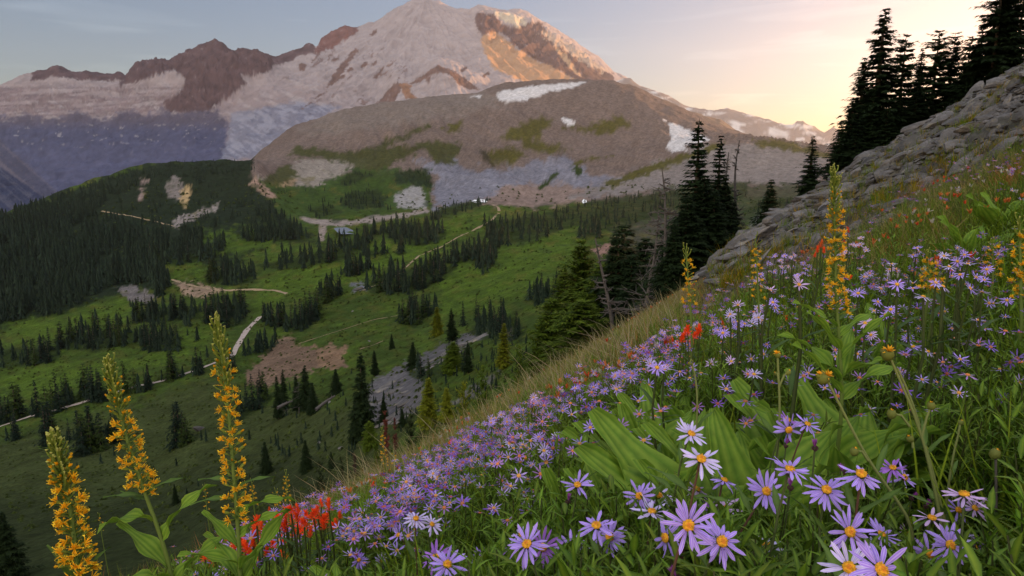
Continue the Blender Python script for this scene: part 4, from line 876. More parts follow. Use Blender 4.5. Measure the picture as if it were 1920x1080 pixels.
# steepest line of the slope, so that slabs lie along it
ang = rs.uniform(-.7, .7, len(g)); tilt = rs.normal(-.45, .25, len(g))
q0_, q1_, qd_ = proj(g); show = size/Ds_*((q0_ < 1930) & (q1_ > 60)); order = np.argsort(-show)
big = order[:190]; rest = order[190:]
zone = lambda x, y: ('near the flowers at the scree edge' if y > 400-(x-1400)*.25 else 'high on the scree near the ridge firs' if x > 1620 else 'on the scree below the lone fir')
for k in big:
    r = bpy.data.objects.new('stone', STD[k % 7]); C.objects.link(r); r.location = g[k] + np.array([0, 0, size[k]*.22]); s = size[k]*1.3; r.scale = (s*rs.uniform(.9, 1.5), s*rs.uniform(.55, 1), s*rs.uniform(.6, 1.1)); r.rotation_euler = (rs.normal()*.3, tilt[k], ang[k])
    z_ = zone(q0_[k], q1_[k]); setp(r, 'grey angular stone ' + z_, 'stone', 'grey stones ' + z_)
V_, F_, C_ = [], [], []; off = 0
for s in range(7):
    k = rest[rest % 7 == s]
    if not len(k): continue
    mats = np.array([np.array(Matrix.Rotation(float(ang[q]), 3, 'Z') @ Matrix.Rotation(float(tilt[q]), 3, 'Y'))*size[q] for q in k])
    v, f, c = instance(*ST[s], g[k]+np.array([[0, 0, 1.0]])*size[k][:, None]*.15, mats, rs.uniform(.45, 1.4, (len(k), 1))*np.ones((1, 3))); V_.append(v); F_.append(f[0]+off); C_.append(c); off += len(v)
setp(mesh_np('scree_rubble', np.concatenate(V_), np.concatenate(F_), m_stone, col=np.concatenate(C_), smooth=False), kind='stuff')
def stone(px, py, D, s, lab, var=0):
    p = P(px, py, D); g_ = drop(p, B_hill, .6); p = g_ if g_ is not None else p; r = bpy.data.objects.new('stone', STD[var]); C.objects.link(r); r.location = p; r.scale = (s, s*.8, s*.7); r.rotation_euler = (.1, -.3, var); setp(r, lab, 'stone')
stone(1895, 1045, 1.05, .11, 'grey slab on bare earth at the right edge behind the asters', 1)
stone(1845, 985, 1.6, .12, 'grey stone in the dark hollow right of the seed head', 2)
stone(580, 905, 115, 0, '-') if False else None
for (x, y, s_, lab) in ((640, 690, 3.0, '-'),):
    pass
for x, y, wpx, lab in ((640, 842, 22, 'pale boulder left of the tall dark spruce'), (672, 542, 26, 'bluish boulder beside the meadow track'), (599, 831, 14, 'small boulder above the lower left firs'), (540, 612, 10, 'pale boulder at the foot of the diagonal fir row'), (661, 584, 7, 'little white stone on the green slope'), (694, 640, 9, 'pale stone at the end of the dirt track'), (375, 806, 30, 'grey outcrop boulder left of the tallest yellow spike'), (618, 755, 12, 'pale stone above the fallen log'), (700, 760, 20, 'grey boulder at the top of the rock ledge')):
    h_ = hit(x, y)
    if h_ is None: continue
    D = float(proj(np.array(h_))[2]); r = bpy.data.objects.new('boulder', STD[(x+y) % 7]); C.objects.link(r); s = wpx*D/F*.6; r.location = h_; r.scale = (s, s*.8, s*.8); r.rotation_euler = (0, -.4, x); setp(r, lab, 'boulder')
# ledge blocks of the grey rock band
k = 0
for poly, n_, lab in (([(690, 760), (700, 735), (750, 705), (775, 715), (760, 790), (700, 800)], 34, 'grey block of the rock face behind the tall dark spruce'), ([(790, 680), (860, 650), (925, 618), (935, 622), (880, 652), (800, 695)], 26, 'grey slab of the long tilted ledge')):
    for x, y in in_poly(poly, n_):
        h_ = hit(x, y)
        if h_ is None: continue
        D = float(proj(np.array(h_))[2]); r = bpy.data.objects.new('boulder', STD[k % 7]); C.objects.link(r); s = rs.uniform(7, 17)*D/F; r.location = h_; r.scale = (s*1.5, s, s*.75); r.rotation_euler = (rs.normal()*.2, -.45+rs.normal()*.1, rs.normal()*.3); k += 1
        setp(r, lab, 'boulder', lab)

# ================================================================ FLOWER SLOPE
m_leaf = material('green_leaf', attr=True, rough=0.5, noise=(60, 0.16), trans=0.32, spec=0.18)
m_grass = material('grass_blade', attr=True, rough=0.65, trans=0.35, spec=0.08)
m_petal = material('flower_petal', attr=True, rough=0.6, trans=0.30, spec=0.2, varo=0.13)
m_disc = material('flower_disc', attr=True, rough=0.8, bump=(900, 0.0015), spec=0.1)
m_stem = material('flower_stem', attr=True, rough=0.7, spec=0.2)
def blade(L_, W, nl=6, nw=3, bend=0.3, fold=0.15, tipw=0.55, c1=(.04, .08, .015), c2=(.06, .11, .02), veins=0, wave=0.0, shape=(0.35, 0.9)):
    """a leaf or petal: base at the origin, running along +X, widest part-way, bent down in Z"""
    t = np.linspace(0, 1, nl)[:, None]; s = np.linspace(-1, 1, nw)[None, :]
    a, b = shape; pk = a; w_ = np.where(t < pk, tipw*0.35+(1-tipw*0.35)*np.sin(t/pk*math.pi/2)**b, np.cos((t-pk)/(1-pk)*math.pi/2)**b); w_ = np.maximum(w_, 0.02)
    X = L_*(t - 0.12*bend*t**3) + 0*s; Y = s*w_*W/2; Z = -bend*L_*t**2 + fold*np.abs(s)*w_*W + wave*L_*np.sin(t*11)*s*np.abs(s)*.1
    if veins: Z = Z + 0.012*W*np.cos(s*math.pi*veins)
    v = np.stack([X, Y, Z], -1).reshape(-1, 3); m = (np.abs(s) < 0.15) + 0*t
    c = np.array(c1)[None]*(1-.0)*np.ones((nl*nw, 1)) + (np.array(c2)-np.array(c1))[None]*(0.5+0.5*np.cos(s*math.pi*max(veins, 1))+0*t).reshape(-1, 1)
    return v, grid_faces(nl, nw), c
def Rm(*a):   # product of rotations ('Z', angle) ...
    m = Matrix.Identity(3)
    for ax, an in a: m = m @ Matrix.Rotation(an, 3, ax)
    return np.array(m)
def xf(v, m=None, o=(0, 0, 0), s=1.0): return (v*s if m is None else (v*s)@np.asarray(m).T) + np.asarray(o)
# ---- aster: head on +Z at the origin, radius 1 = petal tip
LIL, LIL2, PINK, DEEP = (0.33, 0.18, 0.80), (0.57, 0.44, 0.92), (0.58, 0.36, 0.74), (0.32, 0.10, 0.62)
def petal_d(seed, c1, c2, curl):
    r = np.random.default_rng(seed); v, f, c = blade(0.82, 0.145, 7, 5, bend=curl, fold=-0.12, c1=c1, c2=c2, veins=2, shape=(.62, .55), wave=.1)
    v[:, 0] += .17; c = c*(1 - 0.10*(v[:, 0:1] < .45)); return v, f, c
def disc_arr(r0=0.195, warm=1.0):
    m = MB(); r = np.random.default_rng(3); v, f = [], []
    rings = 6; seg = 14; vs = [(0, 0, r0*.62)]
    for i in range(1, rings):
        ph = i/(rings-1)*math.pi/2
        for j in range(seg): a = 2*math.pi*(j+.5*(i % 2))/seg; k = 1+.14*r.random(); vs.append((math.sin(ph)*r0*k*math.cos(a), math.sin(ph)*r0*k*math.sin(a), r0*.62*math.cos(ph)*k))
    fs = [(0, 1+j, 1+(j+1) % seg) for j in range(seg)]; q4 = [(1+(i-1)*seg+j, 1+i*seg+j, 1+i*seg+(j+1) % seg, 1+(i-1)*seg+(j+1) % seg) for i in range(1, rings-1) for j in range(seg)]
    vs = np.array(vs); c = np.array([0.78, 0.36, 0.03])*(0.75+.5*r.random((len(vs), 1))); c[:seg+1] = np.array([.62, .20, .03]); m.add(vs, np.array(q4), c); m.add(vs, np.array(fs), c)
    for q in range(46):     # florets of the disc
        a = r.uniform(0, 6.28); ph = math.acos(1-r.random())*0.98; d = np.array([math.sin(ph)*math.cos(a), math.sin(ph)*math.sin(a), .62*math.cos(ph)+.1]); p = d*r0; s = r0*.13
        e = np.cross(d, [.3, .5, .8]); e /= np.linalg.norm(e); g_ = np.cross(e, d); m.add([p-e*s, p+e*s*.5+g_*s, p+e*s*.5-g_*s, p+d*s*2.6], np.array([(0, 1, 3), (1, 2, 3), (2, 0, 3)]), np.array([.85, .45, .04])*r.uniform(.6, 1.1))
    return m.arrays()
def calyx_arr():
    m = MB(); ring = lambda r_, z: [(r_*math.cos(a), r_*math.sin(a), z) for a in np.arange(8)*math.pi/4]
    v = np.array(ring(.22, 0.0) + ring(.2, -.15) + ring(.10, -.30) + ring(.03, -.36)); f = [(i*8+j, i*8+(j+1) % 8, (i+1)*8+(j+1) % 8, (i+1)*8+j) for i in range(3) for j in range(8)]
    m.add(v, np.array(f), (.06, .07, .03))
    for q in range(14): a = q*2*math.pi/14; b = blade(.22, .07, 3, 3, c1=(.07, .05, .05), c2=(.05, .08, .02)); m.add(xf(b[0], Rm(('Z', a), ('Y', -.9)), (.14*math.cos(a), .14*math.sin(a), -.22)), b[1], b[2])
    return m.arrays()
PET = {k: [data_of('petal', *petal_d(i, c1, c2, cu), m_petal) for i, cu in enumerate((-.10, .12, .32, .02))] for k, (c1, c2) in dict(lilac=(LIL, LIL2), pale=((.50, .40, .86), (.76, .68, .94)), pink=(PINK, (.68, .52, .80)), deep=(DEEP, (.46, .24, .72))).items()}
DISC = data_of('flower_disc', *disc_arr(), m_disc); CALYX = data_of('calyx', *calyx_arr(), m_stem)
def head_arr(seed, n, cone, c1, c2, low=True, disc=True):
    """a whole flower head as one mesh for the smaller ones"""
    r = np.random.default_rng(seed); m = MB()
    for q in range(n):
        b = blade(.80*r.uniform(.85, 1.1), .17, 4 if low else 6, 3, bend=r.uniform(-.1, .25), fold=-.1, c1=c1, c2=c2, shape=(.62, .55)); v = b[0].copy(); v[:, 0] += .17
        m.add(xf(v, Rm(('Z', 2*math.pi*(q+r.uniform(-.3, .3))/n), ('Y', -cone+r.normal()*.14))), b[1], b[2]*r.uniform(.85, 1.12))
    if disc:
        a = np.arange(8)*math.pi/4; vs = np.array([(0, 0, .16)] + [(.17*math.cos(x), .17*math.sin(x), .11) for x in a] + [(.23*math.cos(x), .23*math.sin(x), 0) for x in a])
        m.add(vs, np.array([(0, 1+j, 1+(j+1) % 8) for j in range(8)]), (.78, .40, .04)); m.add(vs, np.array([(1+j, 9+j, 9+(j+1) % 8, 1+(j+1) % 8) for j in range(8)]), (.78, .36, .04))
    return m.arrays()
STEMC, STEMR = (.075, .095, .03), (.12, .06, .04)
def orient(n_):     # rotation taking +Z to n_
    return Vector(n_).normalized().to_track_quat('Z', 'Y')
def stem_mesh(parent, base, top, r0, r1, col=STEMC, sag=0.06, name='stem', dirtop=None, seg=7):
    base, top = np.asarray(base, float), np.asarray(top, float); L_ = np.linalg.norm(top-base); dt = np.array([0, 0, -1.0]) if dirtop is None else -np.asarray(dirtop, float)
    c1 = base + np.array([0, 0, L_*.4]) + np.array([rs.normal()*sag*L_, rs.normal()*sag*L_, 0]); c2 = top + dt*L_*.25
    t = np.linspace(0, 1, seg)[:, None]; p = (1-t)**3*base+3*(1-t)**2*t*c1+3*(1-t)*t*t*c2+t**3*top; m = MB(); v, f = tube(p, np.linspace(r0, r1, seg), 6); m.add(v, f, col)
    m.build(name, m_stem, parent); return p
LANCE = [data_of('leaf', *blade(1.0, .17, 7, 5, bend=b_, fold=.18, c1=(.075, .14, .025), c2=(.12, .19, .04), wave=.3, shape=(.38, 1.0)), m_leaf) for b_ in (.15, .3, -.1)]
def put(name, data, parent, loc, rot, s):
    o = bpy.data.objects.new(name, data); C.objects.link(o); o.parent = parent; o.location = loc; o.rotation_mode = 'QUATERNION'; o.rotation_quaternion = rot; o.scale = (s, s, s) if not hasattr(s, '__len__') else s; return o
def eul(*a): return Matrix(Rm(*a).tolist()).to_quaternion()
def ground_under(p, lim=0.42):
    g_ = drop(p, B_hill, 1.5); z = g_[2] if g_ is not None else p[2]-.3
    return max(z-.01, p[2]-lim), z
def aster_big(px, py, size, color, lab, face=None, n=None, cone=.2, grp=None):
    D = 0.040*F/size; top = P(px, py, D); gz, _ = ground_under(top); R0 = .0222
    off_ = rs.normal(size=2)*.03; base = np.array([top[0]+off_[0], top[1]+off_[1], gz]); root = empty('aster', base); T0 = top-base
    face = (np.array(face)*np.array([1, .8, 1.15])+rs.normal(size=3)*.16) if face is not None else (rs.normal()*.28+.02, -.62+rs.normal()*.25, .72); q = orient(face); nrm = q @ Vector((0, 0, 1))
    pts = stem_mesh(root, (0, 0, 0), T0 - np.array(nrm)*R0*.34, .0016, .0011, STEMC if rs.random() < .6 else STEMR, dirtop=np.array(nrm)*.6+np.array([0, 0, .4]))
    h = put('flower_head', DISC, root, T0, q, R0); put('calyx', CALYX, h, (0, 0, 0), (1, 0, 0, 0), 1.0)
    n = n or rs.integers(14, 21); cone += rs.normal()*.1
    for k in range(n):
        if rs.random() < .06: continue
        a = 2*math.pi*(k+rs.uniform(-.3, .3))/n; put('petal', PET[color][rs.integers(0, 4)], h, (0, 0, -.02-.03*(k % 2)), eul(('Z', a), ('Y', -cone+rs.normal()*.17), ('X', rs.normal()*.3)), (rs.uniform(.78, 1.1), 1.1, rs.uniform(-.6, 2.2)))
    for k in range(6):
        i = rs.integers(1, 6); p = pts[i]; put('leaf', LANCE[k % 3], root, p, eul(('Z', rs.uniform(0, 6.28)), ('Y', -rs.uniform(.3, .9))), rs.uniform(.035, .06))
    return setp(root, lab, 'aster', grp)
AST = [
 (1291, 985, 95, 'lilac', 'largest lilac aster, top of the tight trio at bottom centre right', (-.15, -.85, .45)),
 (1248, 1008, 76, 'lilac', 'left lilac aster of the tight trio at bottom centre right, half turned left', (-.75, -.6, .3)),
 (1354, 1015, 92, 'lilac', 'right lilac aster of the tight trio, long drooping petals', (.25, -.9, .25)),
 (1361, 953, 55, 'pink', 'pinkish aster just above the right one of the big trio', None),
 (1334, 962, 50, 'deep', 'deeper purple aster half hidden behind the largest lilac one', None),
 (1118, 985, 76, 'lilac', 'lilac aster with a wide flat head, left of the big trio', (-.1, -.4, .9)),
 (1143, 1007, 68, 'lilac', 'lilac aster facing the viewer just below the wide flat one', (.1, -.9, .4)),
 (1071, 1027, 64, 'lilac', 'single lilac aster between the left cluster and the wide flat one', (-.1, -.7, .7)),
 (988, 1020, 78, 'lilac', 'front lilac aster of the cluster at bottom centre', (-.2, -.8, .5)),
 (1018, 1026, 68, 'deep', 'violet aster at the right side of the bottom centre cluster', (.4, -.7, .5)),
 (979, 1001, 54, 'pale', 'pale aster seen from the side on top of the bottom centre cluster', (-.5, -.1, .8)),
 (956, 1030, 46, 'deep', 'small deep purple aster at the left side of the bottom centre cluster', (-.8, -.3, .4)),
 (1083, 909, 58, 'lilac', 'tilted lilac aster before the broad green leaves, seen from the left side', (-.45, -.45, .75)),
 (1199, 930, 62, 'lilac', 'lilac aster at the left of a close pair above the big trio', (-.3, -.6, .6)),
 (1236, 929, 58, 'pale', 'paler aster at the right of the close pair above the big trio', (.2, -.5, .8)),
 (1222, 959, 70, 'pale', 'flat pale aster seen edge-on just below the close pair', (0, -.12, 1)),
 (1315, 860, 76, 'pale', 'pale lilac aster with drooping petals under the tall upper one', (.1, -.5, .8)),
 (1296, 813, 62, 'pale', 'uppermost pale aster before the big corn lily leaves', (.25, -.5, .75)),
 (1308, 917, 48, 'pink', 'small pinkish aster below the drooping pale one', None),
 (1358, 900, 54, 'lilac', 'aster seen from the side right of the small pinkish one', (.5, -.1, .85)),
 (1479, 806, 58, 'lilac', 'front aster of the trio high on the right, facing the viewer', (0, -.9, .35)),
 (1514, 795, 50, 'lilac', 'right aster of the high right trio', (.4, -.4, .8)),
 (1477, 787, 48, 'deep', 'purple aster behind the front one of the high right trio', None),
 (1481, 880, 78, 'lilac', 'flat lilac aster above the one facing the viewer, right of the big leaves', (.2, -.45, .9)),
 (1448, 868, 40, 'deep', 'small purple aster tucked left of the flat lilac one', (-.7, -.3, .5)),
 (1437, 921, 72, 'lilac', 'lilac aster facing the viewer, lower left of the flat one', (-.1, -.75, .6)),
 (1550, 918, 78, 'lilac', 'pale lilac aster with separate drooping petals in the middle of the right group', (0, -.55, .8)),
 (1615, 888, 80, 'lilac', 'lilac aster with many drooping petals left of the hairy green stalk', (0, -.6, .8)),
 (1696, 895, 52, 'lilac', 'small violet aster right of the hairy green stalk', (.3, -.7, .6)),
 (1674, 877, 55, 'deep', 'edge-on purple aster behind the hairy green stalk', (-.2, -.1, 1)),
 (1808, 927, 80, 'pink', 'pinkish aster with upswept petals near the right edge', (-.1, -.25, .95)),
 (1828, 953, 52, 'pink', 'ragged pink aster under the upswept one near the right edge', (.2, -.8, .4)),
 (1747, 971, 66, 'pink', 'sparse pinkish aster with few long petals', (-.15, -.3, .9)),
 (1797, 956, 50, 'lilac', 'small lilac aster between the sparse and the ragged pink ones', None),
 (1594, 997, 86, 'lilac', 'large lilac aster facing the viewer in the lower right group', (-.15, -.85, .5)),
 (1653, 1002, 64, 'lilac', 'lilac aster right of the large one in the lower right group', (.3, -.4, .85)),
 (1701, 999, 46, 'pink', 'small pinkish aster with few petals at lower right', (.2, -.6, .7)),
 (1639, 1030, 58, 'pale', 'pale aster between the large one and the bottom edge', (-.2, -.5, .8)),
 (1652, 1068, 112, 'lilac', 'biggest lilac aster, cut by the bottom edge at lower right', (.1, -.75, .6)),
 (1592, 1064, 98, 'pale', 'pale lilac aster crowding the biggest one at the bottom edge', (-.4, -.6, .7)),
 (1782, 1022, 78, 'lilac', 'lilac aster with a pinkish disc in the lower right corner group', (.1, -.85, .5)),
 (1743, 1038, 72, 'lilac', 'violet aster at the left of the lower right corner group', (-.4, -.7, .5)),
 (1796, 1008, 56, 'pale', 'pale aster on top of the lower right corner group', (0, -.2, .9)),
 (1830, 1028, 54, 'deep', 'violet aster at the right of the lower right corner group', (.6, -.5, .5)),
 (1437, 1022, 68, 'pale', 'single pale aster low between the two right groups', (0, -.35, .9)),
 (1488, 985, 46, 'pink', 'small pinkish aster among leaves left of the large lilac one', None),
 (1571, 971, 30, 'lilac', 'tiny lilac aster above the large one of the lower right group', None),
 (839, 1058, 70, 'lilac', 'lilac aster at the bottom edge left of centre', (.1, -.7, .6)),
 (817, 1045, 60, 'deep', 'violet aster behind the lilac one at the bottom edge left of centre', (-.4, -.5, .8)),
 (780, 972, 46, 'pale', 'pale aster of the group over the strap leaves, the top one', (0, -.3, .9)),
 (810, 983, 42, 'pale', 'pale aster at the right of the group over the strap leaves', (.5, -.3, .8)),
 (747, 1003, 38, 'lilac', 'lilac aster at the left of the group over the strap leaves', (-.5, -.4, .7)),
 (771, 1000, 34, 'lilac', 'lilac aster in the middle of the group over the strap leaves', None),
 (901, 1048, 40, 'lilac', 'ragged aster beside brown seed heads at the bottom edge', None),
 (673, 1050, 34, 'lilac', 'small aster at the bottom edge right of the blue green leaves', None),
 (715, 1052, 30, 'pale', 'small pale aster at the bottom edge left of the strap leaf group', None),
]
for a in AST: aster_big(*a[:5], face=a[5], cone=.05 if 'upswept' in a[4] or 'drooping' not in a[4] else -.25, n=9 if 'sparse' in a[4] or 'few' in a[4] else None)
# closed buds of deep magenta
def bud_arr():
    m = MB(); r = np.random.default_rng(4)
    for q in range(16): b = blade(1.0, .2, 4, 3, bend=.1*r.normal(), c1=(.30, .05, .30), c2=(.45, .12, .48), shape=(.5, .8)); m.add(xf(b[0], Rm(('Z', q*.41*math.pi), ('Y', -1.25+r.uniform(-.25, .15)))), b[1], b[2])
    v, f, c = calyx_arr(); m.add(v*1.5, f[0] if f[0].shape[1] == 4 else f[1], (.10, .05, .05)); return m.arrays()
BUD = data_of('bud', *bud_arr(), m_petal)
for i, (x, y, s_, lab) in enumerate([(1306, 1035, 28, 'ragged magenta aster bud under the big trio'), (1268, 1068, 34, 'dark magenta aster bud at the bottom edge below the big trio'), (1065, 930, 22, 'magenta bud under the tilted aster'), (1117, 930, 14, 'closed pink bud right of the tilted aster'), (1173, 938, 20, 'violet bud left of the close pair'), (1232, 942, 18, 'magenta bud below the pale one of the close pair'), (1305, 893, 18, 'dull red bud under the drooping pale aster'),
        (1326, 830, 12, 'slim pink bud beside the uppermost aster'), (1482, 902, 26, 'violet bud under the flat lilac aster'), (1528, 828, 26, 'open violet bud right of the high right trio'), (1474, 826, 20, 'dark violet bud under the high right trio'), (1580, 874, 24, 'violet half open bud left of the many petalled aster'), (1710, 925, 20, 'slim violet bud right of the hairy stalk'), (1737, 940, 20, 'magenta bud left of the upswept aster'), (1610, 1012, 30, 'magenta half open bud below the large lilac aster'),
        (1690, 1045, 26, 'purple bud right of the biggest aster'), (1768, 1052, 18, 'pink bud under the corner group'), (1828, 1072, 26, 'dark purple bud in the bottom right'), (980, 1062, 24, 'dark magenta bud under the bottom centre cluster'), (1371, 978, 14, 'dull pink bud right of the big trio'), (1838, 930, 14, 'pale bud beside the upswept aster'), (1640, 745, 9, 'round pink bud among the upper right leaves')]):
    D = .016*F/s_; top = P(x, y+s_*.4, D); gz, _ = ground_under(top, .3); root = empty('aster_bud', (top[0], top[1]+.02, gz)); T0 = top - np.array([top[0], top[1]+.02, gz])
    stem_mesh(root, (0, 0, 0), T0, .0014, .001); put('bud', BUD, root, T0, orient((rs.normal()*.35, rs.normal()*.25, 1)), .011); setp(root, lab, 'aster bud')

# ---- smaller asters further up: single heads on thin stems
SM = [[data_of('blossom', *head_arr(50+i, 13, cn, c1, c2), m_petal) for i, cn in enumerate((.1, .35, -.15))] for c1, c2 in ((LIL, LIL2), ((.50, .40, .78), (.64, .56, .85)), (PINK, (.66, .50, .78)))]
STEM1 = None
def small_stem_data():
    m = MB(); v, f = tube([(0, 0, -1), (.04, .02, -.6), (-.01, .03, -.25), (0, 0, 0)], [.012, .011, .009, .007], 4); m.add(v, f, STEMC)
    for k in range(7): b = blade(.24, .035, 4, 3, bend=.25, c1=(.05, .09, .02), c2=(.07, .12, .03)); m.add(xf(b[0], Rm(('Z', k*2.4), ('Y', -.6)), (0, 0, -.9+.11*k)), b[1], b[2])
    return data_of('stem', *m.arrays(), m_leaf)
STEM1 = small_stem_data()
def aster_small(px, py, size, ci, lab, grp, D=None):
    D = D or .038*F/size; top = P(px, py, D); gz, _ = ground_under(top, .45); h = max(top[2]-gz, .08)
    root = empty('aster', (top[0], top[1], gz)); put('stem', STEM1, root, (0, 0, h), eul(('Z', rs.uniform(0, 6))), (h*.8, h*.8, h))
    put('blossom', SM[ci][rs.integers(0, 3)], root, (0, 0, h), orient((rs.normal()*.35, -.45+rs.normal()*.3, .85)), .0195); setp(root, lab, 'aster', grp)
MED = [(1444, 544, 32), (1449, 567, 25), (1498, 534, 40), (1384, 572, 28), (1333, 683, 26), (1371, 678, 27), (1414, 702, 34), (1552, 604, 22), (1633, 628, 27), (1622, 606, 34), (1646, 566, 24), (1670, 580, 30), (1660, 590, 26), (1609, 550, 30), (1622, 661, 27), (1650, 668, 26), (1702, 634, 25), (1712, 650, 34), (1740, 659, 32), (1690, 662, 24), (1687, 698, 29), (1757, 717, 33), (1789, 734, 25), (1800, 674, 36),
       (1834, 601, 31), (1768, 537, 38), (1755, 530, 30), (1819, 541, 34), (1841, 548, 34), (1888, 563, 27), (1682, 533, 34), (1712, 541, 26), (1731, 556, 38), (1232, 689, 38), (1245, 693, 34), (1220, 683, 26), (1256, 745, 26), (1608, 776, 26), (1630, 768, 33), (1500, 710, 14), (1410, 698, 26),
       (1107, 802, 34), (1030, 843, 22), (1020, 845, 30), (1012, 835, 26), (1000, 845, 24), (1060, 832, 24), (1010, 820, 28), (955, 832, 26), (930, 830, 20), (1042, 820, 26), (1045, 808, 20), (925, 845, 20), (870, 905, 26), (875, 912, 22), (830, 900, 20), (812, 888, 26), (820, 895, 24), (835, 912, 18), (834, 932, 26), (870, 895, 24), (797, 955, 22), (1230, 800, 16),
       (1780, 500, 30), (1800, 515, 28), (1815, 495, 30), (1830, 520, 30), (1850, 505, 26), (1795, 490, 26), (1770, 480, 24), (1808, 478, 26), (1845, 525, 28), (1860, 470, 20), (1862, 458, 18), (1720, 465, 20), (1712, 478, 20), (1730, 478, 16), (1660, 490, 20), (1672, 495, 22), (1680, 505, 20), (1668, 505, 18), (1655, 498, 18)]
for x, y, s_ in MED:
    z_ = 'right of the tall spike' if x > 1560 else 'around the thin yellow spikes' if x > 1290 and y < 600 else 'before the corn lily leaves on the right' if x > 1180 else 'mid slope, left of the broad leaves'
    aster_small(x, y, s_, rs.integers(0, 3) if x < 1700 else rs.choice([0, 1, 0]), 'mid sized lilac aster ' + z_, 'lilac asters ' + z_)
ZONES = [  # polygon, number, blossom size px, colours, words
 ([(1180, 660), (1260, 610), (1380, 600), (1330, 640), (1240, 680)], 34, 15, (0, 2), 'beside the red paintbrush in the centre right'),
 ([(1390, 500), (1480, 470), (1530, 500), (1500, 530), (1420, 535)], 34, 14, (0, 2), 'in the purple drift left of the tall yellow spike'),
 ([(1560, 470), (1610, 440), (1640, 470), (1600, 500)], 12, 14, (2, 2), 'just right of the tall yellow spike'),
 ([(1060, 735), (1170, 695), (1200, 705), (1120, 745), (1060, 755)], 24, 20, (0, 0), 'in the blue violet clump above the broad leaves'),
 ([(900, 800), (1000, 740), (1060, 755), (1060, 790), (960, 830), (900, 830)], 34, 17, (0, 2), 'on the slope between dry grass and broad leaves'),
 ([(1385, 570), (1440, 575), (1430, 615), (1380, 620), (1350, 640), (1340, 620)], 14, 22, (0, 1), 'below the thin yellow spike of the centre right')]
for poly, n_, s_, cc, wds in ZONES:
    for x, y in in_poly(poly, n_): aster_small(x, y, s_*rs.uniform(.8, 1.2), cc[rs.integers(0, 2)], 'small aster ' + wds, 'small asters ' + wds)

# ---- paintbrush: scarlet bract heads
def brush_arr(seed, c1=(.85, .05, .012), c2=(.95, .14, .02)):
    r = np.random.default_rng(seed); m = MB()
    for k in range(34):
        t = k/34; b = blade(.55*r.uniform(.7, 1.1), .16, 4, 3, bend=r.uniform(-.1, .25), c1=c1, c2=c2, shape=(.6, .7)); m.add(xf(b[0], Rm(('Z', k*2.4), ('Y', -.55-.85*t+r.normal()*.12)), (.06*math.cos(k*2.4), .06*math.sin(k*2.4), -.75+.95*t)), b[1], b[2]*r.uniform(.75, 1.1))
    return m.arrays()
BR = [data_of('bract_head', *brush_arr(60+i), m_petal) for i in range(3)]; BO = data_of('bract_head', *brush_arr(64, (.72, .10, .025), (.80, .20, .05)), m_petal)
def paintbrush(px, py, size, lab, grp, orange=False):
    D = .034*F/size; top = P(px, py, D); gz, _ = ground_under(top, .4); h = max(top[2]-gz, .1); root = empty('paintbrush', (top[0], top[1], gz))
    put('stem', STEM1, root, (0, 0, h-.01), eul(('Z', rs.uniform(0, 6))), (h*.7, h*.7, h)); put('bract_head', BO if orange else BR[rs.integers(0, 3)], root, (0, 0, h), orient((rs.normal()*.3, rs.normal()*.25, 1)), rs.uniform(.018, .026)); setp(root, lab, 'paintbrush', grp)
for (x, y, s_) in [(x_+dx, y_+dy, s__) for x_, y_, s__ in ((520, 978, 22), (545, 960, 24), (570, 985, 24), (595, 962, 20), (612, 975, 18), (480, 1000, 24), (460, 1030, 24), (500, 1010, 20)) for dx, dy in ((0, 0), (12, 16))] + [(535, 967, 22), (558, 960, 24), (562, 997, 22), (535, 987, 22), (523, 990, 22), (588, 969, 24), (602, 948, 18), (616, 950, 22), (606, 987, 20), (637, 971, 17), (481, 983, 26), (477, 1001, 24), (440, 1024, 26), (474, 1022, 24), (384, 1045, 24), (530, 1017, 16), (505, 960, 10), (590, 985, 20), (574, 970, 18), (547, 978, 22), (490, 992, 20), (598, 975, 16), (430, 1012, 18), (455, 1018, 20), (552, 1005, 16), (400, 1035, 18), (415, 1050, 20), (395, 1060, 18), (650, 955, 15), (665, 962, 12), (630, 985, 18), (500, 1040, 20), (530, 1045, 18), (700, 935, 11)]:
    paintbrush(x, y-6, s_*1.3, 'scarlet paintbrush in the bright patch right of the tallest left spike', 'scarlet paintbrushes at the lower left')
for (x, y, s_) in [(724, 901, 13), (700, 907, 12), (764, 931, 13), (786, 924, 15), (660, 937, 13), (732, 905, 10), (845, 828, 12), (855, 835, 11), (790, 850, 9), (752, 905, 9)]:
    paintbrush(x, y, s_*1.2, 'small orange red paintbrush among the asters of the lower slope', 'paintbrushes among the lower asters', s_ > 13)
for (x, y, s_) in [(1290, 618, 24), (1303, 628, 24), (1280, 632, 24), (1270, 645, 18), (1262, 640, 16), (1312, 615, 20), (1285, 622, 22), (1297, 640, 20), (1255, 650, 14), (1308, 622, 20)]:
    paintbrush(x, y, s_, 'scarlet paintbrush in the dense red clump below the left thin spike', 'red clump below the left thin spike')
for (x, y, s_) in [(1355, 605, 16), (1360, 618, 15), (1352, 598, 13)]: paintbrush(x, y, s_, 'orange paintbrush in the trio right of the dense red clump', 'orange trio right of the red clump', True)
for (x, y, s_) in [(1475, 597, 17), (1500, 612, 13), (1520, 592, 16), (1535, 587, 18), (1498, 603, 12), (1471, 592, 14)]: paintbrush(x, y, s_, 'orange red paintbrush left of the foot of the tall yellow spike', 'paintbrushes at the foot of the tall spike', rs.random() < .5)
for (x, y, s_) in [(1540, 457, 20), (1533, 466, 18), (1545, 468, 17), (1590, 430, 15), (1595, 520, 15), (1585, 545, 11), (1572, 560, 12), (1528, 478, 14)]: paintbrush(x, y, s_, 'red paintbrush seen right behind the tall yellow spike', 'paintbrushes behind the tall spike', rs.random() < .3)
